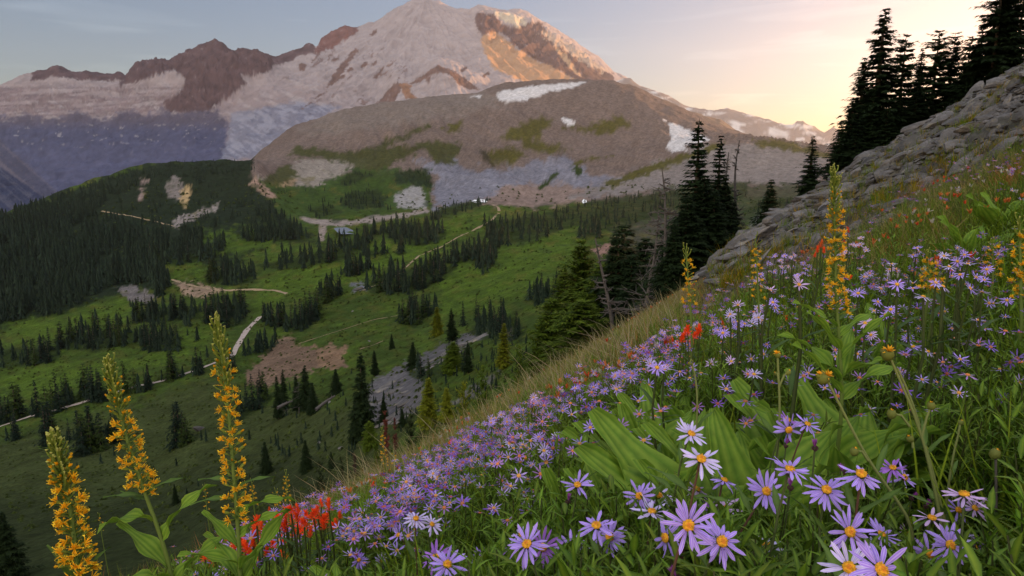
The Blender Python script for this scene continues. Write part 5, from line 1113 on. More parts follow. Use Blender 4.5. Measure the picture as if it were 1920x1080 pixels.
paintbrush(1146, 845, 20, 'lone scarlet paintbrush over the broad green leaves', None); paintbrush(1176, 831, 10, 'tiny orange paintbrush above the lone scarlet one', None, True)

# ---- tall yellow flower spikes
def floret_arr(kind, seed):
    r = np.random.default_rng(seed); m = MB(); OR = (.95, .50, .015); G1 = (.17, .22, .03)
    if kind == 'bud':
        v, f = tube([(0, 0, 0), (.35, 0, .08), (.7, 0, .20), (.92, 0, .34)], [.035, .04, .07, .05], 5); m.add(v, f, G1)
        v, f = tube([(.92, 0, .34), (1.0, 0, .42), (.9, 0, .50)], [.06, .075, .02], 5); m.add(v, f, (.42, .42, .10)); return m.arrays()
    v, f = tube([(0, 0, 0), (.25, 0, .04), (.5, 0, .12)], [.03, .03, .05], 5); m.add(v, f, G1)
    v, f = tube([(.5, 0, .12), (.62, 0, .15), (.78, 0, .19)], [.06, .10, .10], 6); m.add(v, f, (.22, .26, .04))
    n = 16 if kind == 'open' else 7; L_ = .42 if kind == 'open' else .22
    for q in range(n):
        d = np.array([1, 0, .25]) + r.normal(size=3)*(.62 if kind == 'open' else .22); d /= np.linalg.norm(d); p0 = np.array([.72, 0, .18]); e = p0+d*L_*r.uniform(.7, 1.1)
        v, f = tube([p0, (p0+e)/2, e], [.030, .028, .040], 4); m.add(v, f, np.array(OR)*r.uniform(.7, 1.1))
        for s in range(2 if kind == 'open' else 0): dd = d+r.normal(size=3)*.6; b = [e, e+dd*.09+r.normal(size=3)*.03, e+dd*.09-r.normal(size=3)*.03]; m.add(b, np.array([(0, 1, 2)]), (.95, .66, .04))
    return m.arrays()
FL = {k: [data_of('floret', *floret_arr(k, 70+i), m_petal) for i in range(3)] for k in ('open', 'half', 'bud')}
BROAD = [data_of('leaf', *blade(1.0, w_, 12, 9, bend=b_, fold=.10, c1=(.10, .20, .018), c2=(.21, .32, .035), veins=4, wave=wv, shape=(.42, .8)), m_leaf) for w_, b_, wv in ((.34, .25, .6), (.28, .45, .8), (.38, .1, .5), (.26, .6, 1.0))]
def spike(pts, D, nf, fr, lab, grp=None, leaves=(), wid=1.0, bud=.16, openf=.74, name='yellow_spike_flower', detail=True):
    """pts: picture points of the stem from foot to tip; fr: share of the stem, from the tip down, that carries flowers"""
    W_ = np.array([P(x, y, D) for x, y in pts]); foot = W_[0].copy(); gz, g2 = ground_under(foot, 2.0)
    W_ = np.concatenate([[np.array([foot[0]+.01, foot[1]+.03, min(g2, foot[2]-.005)])], W_]) ; base = W_[0].copy(); root = empty(name, base); Q = W_-base
    s = np.concatenate([[0], np.cumsum(np.linalg.norm(np.diff(Q, axis=0), axis=1))]); tt = np.linspace(0, s[-1], 24); pp = np.stack([np.interp(tt, s, Q[:, c]) for c in range(3)], 1)
    for _ in range(2): pp[1:-1] = (pp[:-2]+pp[1:-1]*2+pp[2:])/4
    r0 = .0042*wid; m = MB(); v, f = tube(pp, np.linspace(r0, r0*.35, 24), 8); m.add(v, f, (.10, .14, .025)); m.build('stem', m_stem, root)
    Ls = s[-1]; Lp = s[-1]-s[1]; fl = Lp*fr; S_ = .0178*wid
    for k in range(nf):
        t = (k+.5)/nf; z = Ls - fl*(1-t**1.0)*1.0 if False else Ls-fl+fl*t; p = np.array([np.interp(z, tt, pp[:, c]) for c in range(3)])
        a = k*2.39996+rs.normal()*.3; kind = 'bud' if t > 1-bud else ('half' if (t > openf or rs.random() < .2) else 'open'); el = -.15 - .75*t**2 + rs.normal()*.15
        sc_ = S_*(1.0-.12*t)*rs.uniform(.8, 1.15)*(.85 if kind == 'open' else 1.1)
        put('floret', FL[kind][rs.integers(0, 3)], root, p, eul(('Z', a), ('Y', el), ('X', rs.uniform(-.5, .5))), sc_)
        if detail: put('leaf', LANCE[k % 3], root, p, eul(('Z', a+.4+rs.normal()*.5), ('Y', -.7)), S_*rs.uniform(.6, 1.0))
    for k in range(int(nf*.45) if detail else 0):      # tight green buds of the tip
        t = 1-.34*((k+.5)/(nf*.45))**1.3; z = Ls-fl+fl*t; p = np.array([np.interp(z, tt, pp[:, c]) for c in range(3)])
        put('floret', FL['bud'][k % 3], root, p, eul(('Z', k*2.1+1), ('Y', -.45-1.0*(t-.66)/.34*.6+rs.normal()*.12)), S_*rs.uniform(.75, 1.0))
    for (fz, az, el, L_, var) in leaves:
        z = Ls-Lp*(1-fz); p = np.array([np.interp(z, tt, pp[:, c]) for c in range(3)]); put('leaf', (BROAD+LANCE)[var], root, p, eul(('Z', az), ('Y', -el)), (L_, L_*(.72 if var < 4 else 1.2), L_))
    return setp(root, lab, 'yellow flower', grp)
E, W_az = 0.0, math.pi
spike([(452, 1120), (449, 1040), (445, 960), (437, 880), (430, 780), (420, 690), (406, 612)], .82, 98, .73, 'tallest yellow flower spike, right one of the three at the lower left',
      leaves=[(.43, 3.1, .15, .045, 4), (.36, 3.4, .3, .05, 5), (.30, .3, .75, .06, 3), (.18, 2.8, .75, .065, 2), (.22, .2, .9, .06, 1), (.10, -.6, .9, .07, 2), (.12, 3.4, .6, .07, 0), (.40, .3, .5, .045, 5), (.05, .6, 1.0, .10, 2), (.04, 2.4, .9, .09, 3)])
spike([(330, 1120), (322, 1085), (312, 1030), (285, 960), (262, 900), (240, 830), (218, 750), (203, 688)], .85, 90, .56, 'middle yellow flower spike of the three at the lower left, leaning left',
      leaves=[(.44, 3.3, .2, .05, 4), (.45, .3, .6, .05, 5), (.33, 3.0, .35, .075, 3), (.24, .4, 1.25, .085, 1), (.12, 2.9, .75, .09, 2), (.06, .3, .9, .09, 0), (.42, 2.9, .1, .04, 6), (.08, 3.6, .5, .08, 3)], openf=.6)
spike([(150, 1160), (146, 1090), (142, 1020), (132, 950), (118, 890), (103, 835)], .80, 98, .80, 'lowest yellow flower spike, leftmost of the three at the lower left',
      leaves=[(.2, 2.8, .9, .06, 4), (.22, .4, .9, .05, 4), (.12, 3.4, .6, .08, 0), (.10, -.4, .6, .07, 1)], openf=.7, wid=1.25)
spike([(1580, 760), (1577, 690), (1572, 620), (1568, 560), (1566, 480), (1565, 400), (1562, 328)], 1.15, 98, .61, 'tall yellow flower spike standing alone against the rocky slope',
      leaves=[(.34, 2.9, .6, .085, 2), (.30, .3, .7, .08, 0), (.24, 3.4, .9, .10, 2), (.2, -.4, 1.0, .11, 2), (.12, 1.0, .9, .11, 0), (.37, .4, .5, .05, 4), (.1, 2.4, 1.0, .12, 1), (.12, -1.2, .8, .11, 0), (.05, 3.0, .9, .12, 2), (.02, .2, .9, .12, 1)], openf=.7, wid=1.05)
for pts, D, nf, fr, lab, w_ in [
 ([(1298, 640), (1294, 570), (1290, 520), (1286, 470)], 1.9, 34, .62, 'thin yellow flower spike above the dense red clump', 1.3),
 ([(1424, 600), (1421, 540), (1419, 490), (1416, 447)], 2.1, 30, .75, 'faint greenish yellow spike on the slope between two others', 1.2),
 ([(1740, 560), (1742, 530), (1741, 500), (1737, 480)], 1.9, 26, .9, 'short yellow spike left of the violet aster clump', 1.6),
 ([(1752, 560), (1756, 540), (1760, 512)], 1.9, 16, .8, 'low yellow spike leaning right beside the short one', 1.3),
 ([(1862, 530), (1862, 495), (1860, 458)], 2.0, 24, .9, 'yellow spike rising behind the violet aster clump', 1.4),
 ([(1916, 620), (1914, 540), (1913, 480), (1912, 418)], 1.6, 44, .75, 'yellow flower spike cut by the right edge', 1.5),
 ([(722, 880), (720, 850), (716, 806)], 4.2, 30, .95, 'distant yellow spike on the lower slope edge before the red shrub', 1.5),
 ([(742, 890), (740, 868), (736, 848)], 4.0, 12, .9, 'small yellow plant right of the distant spike', 1.3),
 ([(538, 945), (538, 915), (536, 886)], 3.2, 26, .95, 'right yellow spike of the group behind the tallest left one', 1.2),
 ([(524, 958), (520, 935), (516, 918)], 3.0, 16, .95, 'short yellow spike in the group behind the tallest left one', 1.1),
 ([(476, 950), (474, 925), (472, 903)], 3.0, 18, .95, 'left yellow spike of the group behind the tallest left one', 1.1),
 ([(388, 960), (386, 935), (383, 908)], 3.3, 14, .95, 'dim greenish spike left of the tallest spike stem', .9),
 ([(190, 1000), (188, 980), (186, 962)], 3.4, 8, .95, 'dim thin spike between the two left yellow spikes', .8)]:
    spike(pts, D, nf, fr, lab, wid=w_, detail=False, bud=.2, openf=.8)

# ---- nodding stalks with yellow heads and green buds
def knob_arr(c, top):
    m = MB(); n_ = 8
    v = np.array([(r_*math.cos(a), r_*math.sin(a), z) for r_, z in ((.1, -.9), (.55, -.6), (.72, -.1), (.6, .35), (.4, .6)) for a in np.arange(n_)*2*math.pi/n_]); m.add(v, np.array([(i*n_+j, i*n_+(j+1) % n_, (i+1)*n_+(j+1) % n_, (i+1)*n_+j) for i in range(4) for j in range(n_)]), c)
    r = np.random.default_rng(9)
    for q in range(18 if top else 6): b = blade(.9 if top else .5, .3, 3, 3, bend=.2, c1=(.80, .36, .015), c2=(.9, .5, .03)); m.add(xf(b[0], Rm(('Z', q*2.4), ('Y', -r.uniform(.3, 1.4))), (0, 0, .35)), b[1], b[2])
    return m.arrays()
KO = data_of('yellow_head', *knob_arr((.18, .2, .04), True), m_petal); KB = data_of('green_bud', *knob_arr((.17, .19, .04), False), m_petal)
def stalk(pts, D, heads, lab, buds=(), r_=.0024, col=(.15, .17, .05)):
    W_ = np.array([P(x, y, D) for x, y in pts]); gz, g2 = ground_under(W_[0], 1.5); base = np.array([W_[0][0], W_[0][1], min(g2, W_[0][2])]); W_ = np.concatenate([[base], W_])-base; root = empty('nodding_stalk_plant', base)
    s = np.concatenate([[0], np.cumsum(np.linalg.norm(np.diff(W_, axis=0), axis=1))]); tt = np.linspace(0, s[-1], 20); pp = np.stack([np.interp(tt, s, W_[:, c]) for c in range(3)], 1); pp[1:-1] = (pp[:-2]+pp[1:-1]*2+pp[2:])/4
    m = MB(); v, f = tube(pp, np.linspace(r_, r_*.6, 20), 6); m.add(v, f, col); m.build('stem', m_stem, root); k = D/F
    for x, y, sz in heads: put('yellow_head', KO, root, P(x, y, D)-base, orient((rs.normal()*.4, -.4, 1)), sz*k*.62)
    for x, y, sz, ax, ay in buds:
        p = P(x, y, D)-base; a = P(ax, ay, D)-base; m = MB(); v, f = tube([a, (a+p)/2+np.array([0, 0, .006]), p], [r_*.7, r_*.6, r_*.55], 5); m.add(v, f, col); m.build('side_stem', m_stem, root); put('green_bud', KB, root, p, orient((rs.normal()*.8, 0, 1)), sz*k*.62)
    for t in (.3, .5, .72): i = int(t*19); put('leaf', LANCE[i % 3], root, pp[i], eul(('Z', rs.uniform(0, 6)), ('Y', -.9)), .045)
    setp(root, lab, 'stalk plant')
stalk([(1770, 1010), (1755, 930), (1735, 840), (1712, 770), (1690, 720), (1668, 668)], .85, [(1665, 664, 26)], 'hairy green stalk with an orange yellow head at its bent tip', [(1746, 760, 18, 1728, 820), (1672, 775, 20, 1706, 800), (1706, 822, 16, 1712, 840)])
stalk([(1778, 1020), (1765, 950), (1742, 860), (1722, 790), (1700, 725), (1682, 690)], .87, [(1655, 658, 10)], 'second hairy green stalk running beside the one with the orange head', [])
stalk([(1715, 990), (1670, 920), (1632, 870), (1605, 820), (1575, 760), (1550, 712)], .80, [(1545, 709, 26), (1536, 704, 14)], 'leaning green stalk with a yellow head, left of the hairy ones', [(1602, 846, 18, 1628, 864)])
stalk([(1462, 790), (1462, 740), (1459, 700), (1458, 668)], .95, [(1458, 665, 14)], 'slim stalk with one small yellow bud above the high right trio', [(1478, 698, 12, 1461, 725), (1454, 700, 8, 1460, 715)])
stalk([(1308, 760), (1306, 720), (1302, 690), (1297, 680)], 1.1, [], 'hooked pale stalk without a flower before the corn lily leaves', [(1293, 682, 8, 1299, 678)])
stalk([(1868, 1010), (1868, 940), (1867, 860)], .85, [], 'straight dark stalk with a brown seed head near the right edge', [(1866, 850, 22, 1867, 862)], col=(.07, .06, .05))
stalk([(1780, 900), (1788, 850), (1798, 810)], 1.0, [], 'green stem with drooping leaves left of the dark seed head', [(1802, 792, 12, 1797, 812)])
stalk([(1030, 930), (1008, 890), (990, 850), (982, 818)], 1.6, [(984, 838, 9), (986, 862, 9)], 'pale dry stalk with small yellow buds in the middle of the slope', [], r_=.0018)

# ---- broad leaved plants (ribbed upright leaves)
def broad(px, py, D, n_, L_, lab, el=(.85, 1.42), az=None, vs=(0, 1, 2, 3), grp=None, name='broad_leaf_plant'):
    p = P(px, py, D); gz, g2 = ground_under(p, 1.0); root = empty(name, (p[0], p[1], g2-.005))
    for k in range(int(n_*1.5)):
        a = k*2.4+rs.normal()*.3 if az is None else az+rs.normal()*.7; put('leaf', BROAD[vs[k % len(vs)]], root, (rs.normal()*.012, rs.normal()*.012, rs.uniform(0, .05)), eul(('Z', a), ('Y', -rs.uniform(*el)), ('X', rs.normal()*.35)), L_*1.3*rs.uniform(.75, 1.15))
    setp(root, lab, 'leafy plant', grp)
for x, y, D, n_, L_, lab in [
 (1345, 830, 1.0, 8, .20, 'largest corn lily with tall ribbed leaves right of centre'), (1400, 840, 1.05, 8, .19, 'corn lily right of the largest one, leaves leaning right'), (1310, 830, 1.15, 6, .16, 'corn lily behind the left side of the largest one'), (1440, 800, 1.25, 7, .17, 'corn lily before the tall yellow spike, its left neighbour'),
 (1230, 850, 1.05, 8, .16, 'low broad leaved plant left of the uppermost aster'), (1180, 860, 1.05, 8, .15, 'broad leaved plant under the lone scarlet paintbrush'), (1140, 880, 1.0, 7, .13, 'broad leaved plant above the tilted aster'), (1190, 905, .9, 6, .13, 'flat lying broad leaves behind the close aster pair'),
 (1210, 790, 1.4, 8, .17, 'bright broad leaved plant in the upper row left of the corn lilies'), (1250, 770, 1.5, 8, .17, 'broad leaved plant in the upper row, right beside the bright one'), (1165, 800, 1.5, 6, .14, 'broad leaved plant at the left end of the upper row'), (1290, 740, 1.6, 7, .15, 'broad leaved plant at the right end of the upper row'), (1130, 820, 1.6, 5, .12, 'small broad leaved plant left of the upper row'),
 (1530, 760, 1.25, 9, .20, 'broad leaved rosette at the left foot of the tall yellow spike'), (1620, 740, 1.3, 9, .20, 'broad leaved rosette at the right foot of the tall yellow spike'), (1490, 830, 1.1, 6, .16, 'dark broad leaves behind the high right aster trio'), (1580, 800, 1.2, 7, .17, 'dark broad leaves between the tall spike and the leaning stalk'), (1430, 880, .95, 6, .14, 'dark broad leaves left of the flat lilac aster'),
 (1830, 470, 3.0, 8, .20, 'broad leaved plant high on the slope at the right, behind the violet clump'), (1880, 430, 3.4, 8, .22, 'large leaved plant near the right edge below the scree'), (1700, 600, 1.9, 6, .17, 'broad leaves behind the mid right asters'), (1650, 560, 2.2, 6, .17, 'broad leaves right of the tall spike'), 
 (660, 1090, 1.1, 9, .17, 'strap leaved plant at the bottom edge left of the aster group'), (700, 1080, 1.15, 9, .17, 'strap leaved plant right beside the other at the bottom edge'), (620, 1085, 1.15, 8, .15, 'strap leaved plant at the bottom edge below the scarlet patch'), (750, 1085, 1.2, 7, .13, 'strap leaved plant under the aster group at the bottom edge'),
 (520, 1120, .85, 7, .14, 'blue green broad leaves right of the foot of the tallest left spike'), (480, 1130, .80, 6, .13, 'blue green broad leaves at the foot of the tallest left spike'), (560, 1120, .95, 6, .13, 'blue green leaves between the spike foot and the strap leaves'), (350, 1130, .85, 6, .12, 'broad leaves at the foot of the middle left spike'),
 (1150, 745, 2.3, 6, .16, 'leafy plant behind the blue violet clump'), (1560, 590, 2.0, 6, .17, 'leafy plant behind the tall yellow spike')]:
    strap = 'strap' in lab; broad(x, y, D, n_, L_, lab, vs=(3, 1, 3) if strap else (0, 2, 1) if L_ > .14 else (0, 1, 2, 3), el=(.75, 1.35) if not 'flat' in lab else (.1, .6))
# ================================================================ THE UNCOUNTABLE COVER OF THE SLOPE
def scatter(n, pxr, Dr, cond=None):
    px = rs.uniform(*pxr, n); D = np.exp(rs.uniform(math.log(Dr[0]), math.log(Dr[1]), n)); g, t, tal = at_par(px, D); q0_, q1_, qd = proj(t)
    k = np.ones(n, bool) if cond is None else cond(q0_, q1_, qd, tal, g); return g[k], t[k], tal[k], q0_[k], q1_[k], qd[k]
def mats_(n, sz, tiltx=.25):
    a = rs.uniform(0, 2*math.pi, n); b = rs.normal(size=n)*tiltx; ca, sa, cb, sb = np.cos(a), np.sin(a), np.cos(b), np.sin(b); z = np.zeros(n); o = np.ones(n)
    Rz = np.stack([np.stack([ca, -sa, z], -1), np.stack([sa, ca, z], -1), np.stack([z, z, o], -1)], 1); Rx = np.stack([np.stack([o, z, z], -1), np.stack([z, cb, -sb], -1), np.stack([z, sb, cb], -1)], 1)
    return np.einsum('nij,njk->nik', Rx, Rz)*np.asarray(sz).reshape(-1, 1, 1)
def put_cover(name, protos, g, mats, tint, mat, extra=0.0):
    V_, F_, C_ = [], [], {}; off = 0; Vs, Fs, Cs = [], {3: [], 4: []}, []
    idx = rs.integers(0, len(protos), len(g))
    for i, (v, f, c) in enumerate(protos):
        k = np.where(idx == i)[0]
        if not len(k): continue
        a, b, cc = instance(v, f, c, g[k], mats[k], tint[k]); Vs.append(a); Cs.append(cc)
        for fa in b: Fs[fa.shape[1]].append(fa+off)
        off += len(a)
    return setp(mesh_np(name, np.concatenate(Vs), [np.concatenate(x) for x in Fs.values() if x], mat, col=np.concatenate(Cs)), kind='stuff')
def leafy(seed, nl, L_, W_, c1, c2, h=1.0, el=(.2, .9)):
    r = np.random.default_rng(seed); m = MB(); v, f = tube([(0, 0, 0), (.03, .02, .5*h), (0, .03, h)], [.010, .008, .004], 3); m.add(v, f, (.08, .09, .03))
    for k in range(nl): t = (k+.5)/nl; b = blade(L_*(1.1-.55*t), W_, 4, 3, bend=r.uniform(0, .5), c1=c1, c2=c2, fold=.2, shape=(.4, .9)); m.add(xf(b[0], Rm(('Z', k*2.4+r.normal()*.3), ('Y', -r.uniform(*el)-.3*t)), (.03*t, .02*t, h*(.1+.9*t))), b[1], b[2]*r.uniform(.75, 1.2))
    return m.arrays()
LF = [leafy(80+i, 20, .27, .038, (.065, .135, .012), (.18, .27, .022)) for i in range(4)]
FE = [leafy(90+i, 34, .22, .018, (.072, .145, .014), (.15, .23, .02), el=(.4, 1.1)) for i in range(3)]
def tuft(seed, nb, c1, c2, curve=.5, w_=.02):
    r = np.random.default_rng(seed); m = MB()
    for k in range(nb): b = blade(1.0*r.uniform(.6, 1.1), w_, 5, 3, bend=r.uniform(.0, curve), c1=c1, c2=c2, fold=.1, shape=(.2, .9)); m.add(xf(b[0], Rm(('Z', r.uniform(0, 6.28)), ('Y', -r.uniform(.9, 1.5))), (r.normal()*.06, r.normal()*.06, 0)), b[1], b[2]*r.uniform(.7, 1.25))
    return m.arrays()
GT = [tuft(100+i, 9, (.095, .165, .010), (.20, .27, .018)) for i in range(3)]
DT = [tuft(110+i, 9, (.27, .22, .08), (.42, .32, .13), .8, .011) for i in range(3)]
BPOLY = [([(1070, 830), (1110, 770), (1190, 720), (1300, 700), (1420, 690), (1480, 770), (1490, 900), (1380, 915), (1330, 880), (1150, 925), (1070, 890)], .55, 1.7, .1), ([(1440, 720), (1700, 690), (1740, 830), (1600, 850), (1450, 850)], .7, 1.6, .15),
         ([(560, 960), (760, 950), (790, 1090), (560, 1090)], .5, 1.5, .12), ([(330, 960), (560, 960), (590, 1090), (330, 1090)], .4, 1.2, .2), ([(1490, 800), (1900, 820), (1900, 900), (1500, 870)], .5, 1.2, .35), ([(370, 940), (650, 925), (660, 1050), (380, 1070)], .9, 3.0, .45)]
def shorten(g, h, x, d):
    """plants keep below the blossoms and broad leaves that stand over them"""
    t = g.copy(); t[:, 2] += h; _, yt, _ = proj(t); xg, yg, _ = proj(g); f = np.ones(len(g))
    for a in AST:
        D = .040*F/a[2]; m = (np.abs(xg-a[0]) < a[2]*.75) & (d < D+.03); want = a[1]+a[2]*.5
        f = np.where(m & (yt < want), np.minimum(f, np.clip((yg-want)/np.maximum(yg-yt, 1), .05, 1)), f)
    for poly, d0, d1, k in BPOLY:
        m = (sdpoly(xg, yt, poly) > 0) & (d > d0) & (d < d1); f = np.where(m, np.minimum(f, k), f)
    return h*f
def tint_(n, a=.7, b=1.3, warm=None):
    t = rs.uniform(a, b, (n, 1))*np.ones((1, 3)); return t*(1+rs.normal(size=(n, 3))*.05)
# leafy stems in the near part
vis = lambda x, y, d, tal, g: (x > -100) & (x < 2600) & (tal < .35)
g, t, tal, x, y, d = scatter(11500, (100, 2600), (.42, 4.2), lambda x, y, d, tal, g: vis(x, y, d, tal, g) & (rs.random(len(x)) < .22+.78*sm(fbm(g[:, 0]/.3, g[:, 1]/.3, 3), -.1, .25)))
h = np.maximum(t[:, 2]-g[:, 2], .05)*rs.uniform(.5, .9, len(g)); h = shorten(g, h, x, d); put_cover('leafy_undergrowth', LF, g, mats_(len(g), h), tint_(len(g)), m_leaf)
g, t, tal, x, y, d = scatter(12000, (300, 2600), (.6, 5.5), lambda x, y, d, tal, g: vis(x, y, d, tal, g) & (fbm(g[:, 0]/.5+9, g[:, 1]/.5, 3) > -.05))
h = np.maximum(t[:, 2]-g[:, 2], .05)*rs.uniform(.5, .95, len(g)); h = shorten(g, h, x, d); put_cover('feathery_herb_cover', FE, g, mats_(len(g), h), tint_(len(g)), m_leaf)
g, t, tal, x, y, d = scatter(19000, (0, 2600), (.7, 11), lambda x, y, d, tal, g: vis(x, y, d, tal, g) & (rs.random(len(x)) < .18+.82*sm(d, 1.3, 2.6)) & (rs.random(len(x)) > sm(d, 4, 9)*.6))
h = np.maximum(t[:, 2]-g[:, 2], .05)*rs.uniform(.45, 1.0, len(g)); h = shorten(g, h, x, d); put_cover('green_grass', GT, g, mats_(len(g), h), tint_(len(g)), m_grass)
edge = lambda x, y, d, tal, g: (x > -100) & (x < 2600) & (rs.random(len(x)) < sm(d+fbm(g[:, 0]/1.2, g[:, 1]/1.2, 3)*2.5, 2.8, 5.5)) & (tal < .75)
g, t, tal, x, y, d = scatter(33000, (150, 2600), (2.2, 20), edge)
h = np.maximum(t[:, 2]-g[:, 2], .07)*rs.uniform(.5, 1.25, len(g)); ti = tint_(len(g), .6, 1.25); grn = rs.random(len(g)) < .45; ti[grn] *= np.array([.42, .62, .28]); red = fbm(g[:, 0]/.8+4, g[:, 1]/.8, 3) > .18; ti[red] *= np.array([1.25, .62, .62])
put_cover('dry_grass', DT, g, mats_(len(g), h), ti, m_grass)
# sparse plants in the scree
g, t, tal, x, y, d = scatter(18000, (1200, 2600), (4, 30), lambda x, y, d, tal, g: (tal > .4) & (fbm(g[:, 0]/1.1, g[:, 1]/1.1, 3) > .04))
ti = tint_(len(g), .5, 1.0)*np.where(rs.random((len(g), 1)) < .6, np.array([[.9, .9, .6]]), np.array([[2.2, 1.0, 1.0]])); put_cover('scree_herbs', GT, g, mats_(len(g), rs.uniform(.07, .2, len(g))), ti, m_grass)
# the thousands of small lilac blossoms on the slope
HD_ = [head_arr(120+i, 8, cn, (.9, .9, .9), (1, 1, 1)) for i, cn in enumerate((.15, .45, -.1))]
for i in range(3): v, f, c = HD_[i]; c = c.copy(); k = c[:, 2] < .2; c[k] = (1.7, 1.1, .12); HD_[i] = (v, f, c)
def dens(x, y, d, tal, g):
    n_ = fbm(g[:, 0]/.7+2, g[:, 1]/.7, 3); base = (.08 + .50*sm(n_+.5*fbm(g[:, 0]/.2, g[:, 1]/.2, 2), 0.0, .3)*sm(rs.random(len(x)), 0, .3))*(.42+.58*sm(d, 1.8, 3.0))
    r_ = sm(sdpoly(x, y, [(480, 1015), (560, 968), (700, 908), (900, 800), (1100, 705), (1250, 640), (1330, 620), (1260, 700), (1180, 770), (1060, 850), (940, 905), (800, 950), (680, 980), (660, 1010), (640, 930), (540, 960)]), -20, 20)
    ed = 1-.75*sm(d, 5.0, 8)
    r2 = sm(sdpoly(x, y, [(1250, 600), (1400, 480), (1540, 440), (1680, 470), (1900, 450), (1930, 560), (1700, 600), (1500, 570), (1380, 640)]), -20, 20)*.55
    r3 = sm(sdpoly(x, y, [(1580, 380), (1700, 300), (1930, 270), (1930, 340), (1800, 360), (1660, 400), (1560, 470)]), -15, 15)*.8
    return (rs.random(len(x)) < np.clip((np.maximum.reduce([r_, r2, r3])*base + .02*(d < 3))*np.clip(2.1/d, .12, 1)**1.15, 0, 1)) & (tal < .6)
g, t, tal, x, y, d = scatter(52000, (300, 2000), (1.15, 9), dens)
top = t + np.stack([rs.normal(size=len(t))*.01, rs.normal(size=len(t))*.01, rs.uniform(-.07, .03, len(t))], 1)
COLS = np.array([[.33, .19, .76], [.46, .34, .88], [.52, .27, .72], [.30, .12, .66], [.56, .42, .86]]); ti = COLS[rs.integers(0, 5, len(g))]*rs.uniform(.8, 1.1, (len(g), 1))
mt = mats_(len(g), rs.uniform(.014, .021, len(g)), .5); put_cover('aster_drift', HD_, top, mt, ti, m_petal)
# scattered specks of white, orange and red blossom
g, t, tal, x, y, d = scatter(1500, (600, 2000), (2.5, 9), lambda x, y, d, tal, g: (tal < .5) & (fbm(g[:, 0]/.9+7, g[:, 1]/.9, 3) > .22))
ti = np.array([[.75, .10, .03], [.72, .22, .06], [.60, .56, .48]])[rs.choice([0, 1, 1, 2], len(g))]; b6 = tuft(130, 7, (.9, .9, .9), (1, 1, 1), .4, .3)
put_cover('red_blossom_specks', [b6], t+np.array([0, 0, -.03]), mats_(len(g), rs.uniform(.02, .035, len(g))), ti, m_petal)
# long dry stalks that stand out along the edge of the slope
g, t, tal, x, y, d = scatter(1500, (560, 1300), (3.0, 7), lambda x, y, d, tal, g: (tal < .5) & (rs.random(len(x)) < .8))
LS = [tuft(140+i, 2, (.22, .19, .09), (.34, .28, .16), .5, .012) for i in range(3)]; put_cover('seed_grass', LS, g, mats_(len(g), rs.uniform(.28, .50, len(g))*1.0), tint_(len(g), .8, 1.3), m_grass)
# low shrubs along the far side of the edge
m_shr = m_needle
SHR = [(722, 815, 775, (.10, .030, .02), (.20, .06, .04), 84, 'rust red shrub at the edge of the slope behind the distant spike', .6), (740, 812, 785, (.09, .03, .025), (.16, .05, .04), 80, 'dark reddish bush right of the rust red shrub', .8), (705, 858, 818, PG1, PG2, 70, 'dark green shrub left of the distant yellow spike', 1.0), (665, 878, 850, (.05, .03, .025), (.08, .05, .03), 60, 'brownish shrub low at the slope edge', 1.3), (600, 910, 870, (.02, .03, .012), (.04, .05, .018), 70, 'dark shrub at the lower left end of the slope edge', 1.5), (640, 885, 858, (.02, .03, .012), (.045, .055, .018), 66, 'dark green shrub left of the brownish one', 1.2), (770, 800, 770, (.02, .03, .012), (.04, .05, .018), 76, 'dark shrub under the grey rock face', 1.3), (905, 735, 690, PG1, PG2, 62, 'olive shrub below the yellow larch', 1.6), (975, 700, 650, PG1, PG2, 60, 'olive shrub between the yellow larch and the bright pines', 1.6), (1010, 680, 610, PG1, PG2, 60, 'green shrub at the left foot of the bright pines', 1.2), (870, 760, 715, YG1, YG2, 66, 'yellowish shrub right of the large yellow green larch', 1.5)]
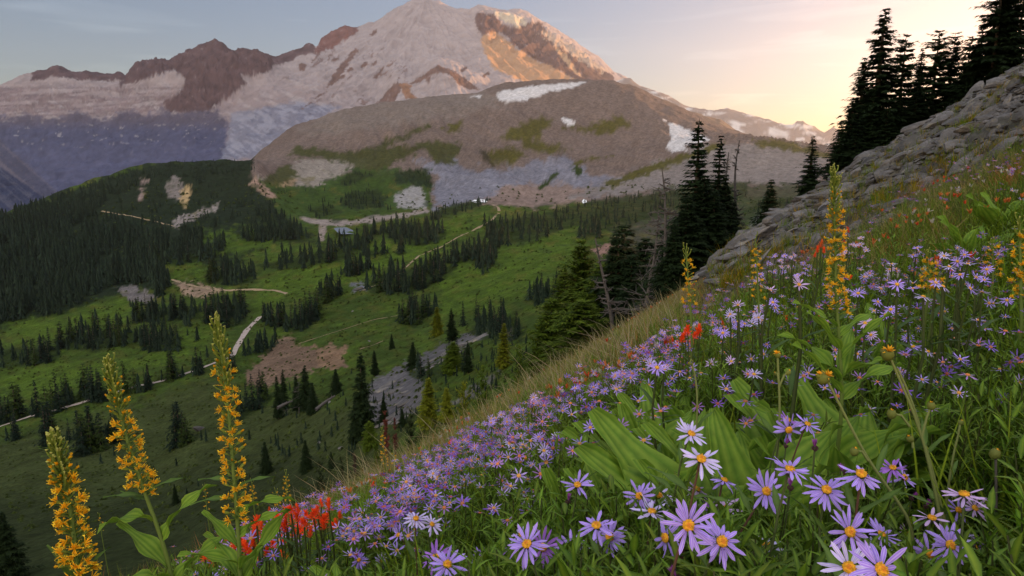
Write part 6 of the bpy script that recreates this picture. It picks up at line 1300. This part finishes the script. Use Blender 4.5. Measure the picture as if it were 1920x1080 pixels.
for i, (x, b_, t_, c1, c2, D_, lab, wd) in enumerate(SHR):
    a = conifer_crown(200+i, W=.38*wd, whorls=18, nb=12, spray=6, size=.09, gap=0, base=0, round_=.9, droop=-.4, c1=c1, c2=c2); o = mesh_np('shrub', a[0], a[1], m_needle, col=a[2], smooth=False); p, s = at_tree(x, b_+4, t_, D_); k_ = (b_-t_)*D_/F; o.location = p; o.scale = (k_*1.2, k_*1.2, s); setp(o, lab, 'shrub')
# bluish low juniper at the bottom left
a = conifer_crown(230, W=.8, whorls=22, nb=16, spray=8, size=.06, gap=0, base=0, round_=1.0, droop=-.6, c1=(.03, .06, .045), c2=(.06, .10, .075)); o = mesh_np('juniper_shrub', a[0], a[1], m_needle, col=a[2], smooth=False); o.location = drop(P(235, 1060, 1.6), B_hill, .5) or P(235, 1130, 1.6); o.scale = (.13, .13, .13); setp(o, 'blue green needled shrub at the bottom edge between the left spikes', 'shrub')
# ---------------------------------------------------------------- evening haze: one closed box of even air
hm = bpy.data.materials.new('haze_air'); hm.use_nodes = True; t = hm.node_tree; t.nodes.clear()
o_ = N(t, 'ShaderNodeOutputMaterial'); v_ = N(t, 'ShaderNodeVolumePrincipled')
v_.inputs['Density'].default_value = HAZE; v_.inputs['Color'].default_value = (0.82, 0.84, 1.0, 1); v_.inputs['Anisotropy'].default_value = 0.68
t.links.new(v_.outputs[0], o_.inputs['Volume'])
zs = []
for o in land:
    a = np.empty(len(o.data.vertices)*3, np.float32); o.data.vertices.foreach_get('co', a); a = a.reshape(-1, 3); zs.append((a.min(0), a.max(0)))
lo = np.min([z[0] for z in zs], 0) - 1.0; hi = np.max([z[1] for z in zs], 0) + 3.0; lo[1] = min(lo[1], -30); lo[0] -= 10; hi[0] += 10
v = [(x, y, z) for x in (lo[0], hi[0]) for y in (lo[1], hi[1]) for z in (lo[2], hi[2])]
setp(mesh_np('haze', v, np.array([(0, 1, 3, 2), (4, 6, 7, 5), (0, 4, 5, 1), (2, 3, 7, 6), (0, 2, 6, 4), (1, 5, 7, 3)]), hm, smooth=False), kind='stuff')
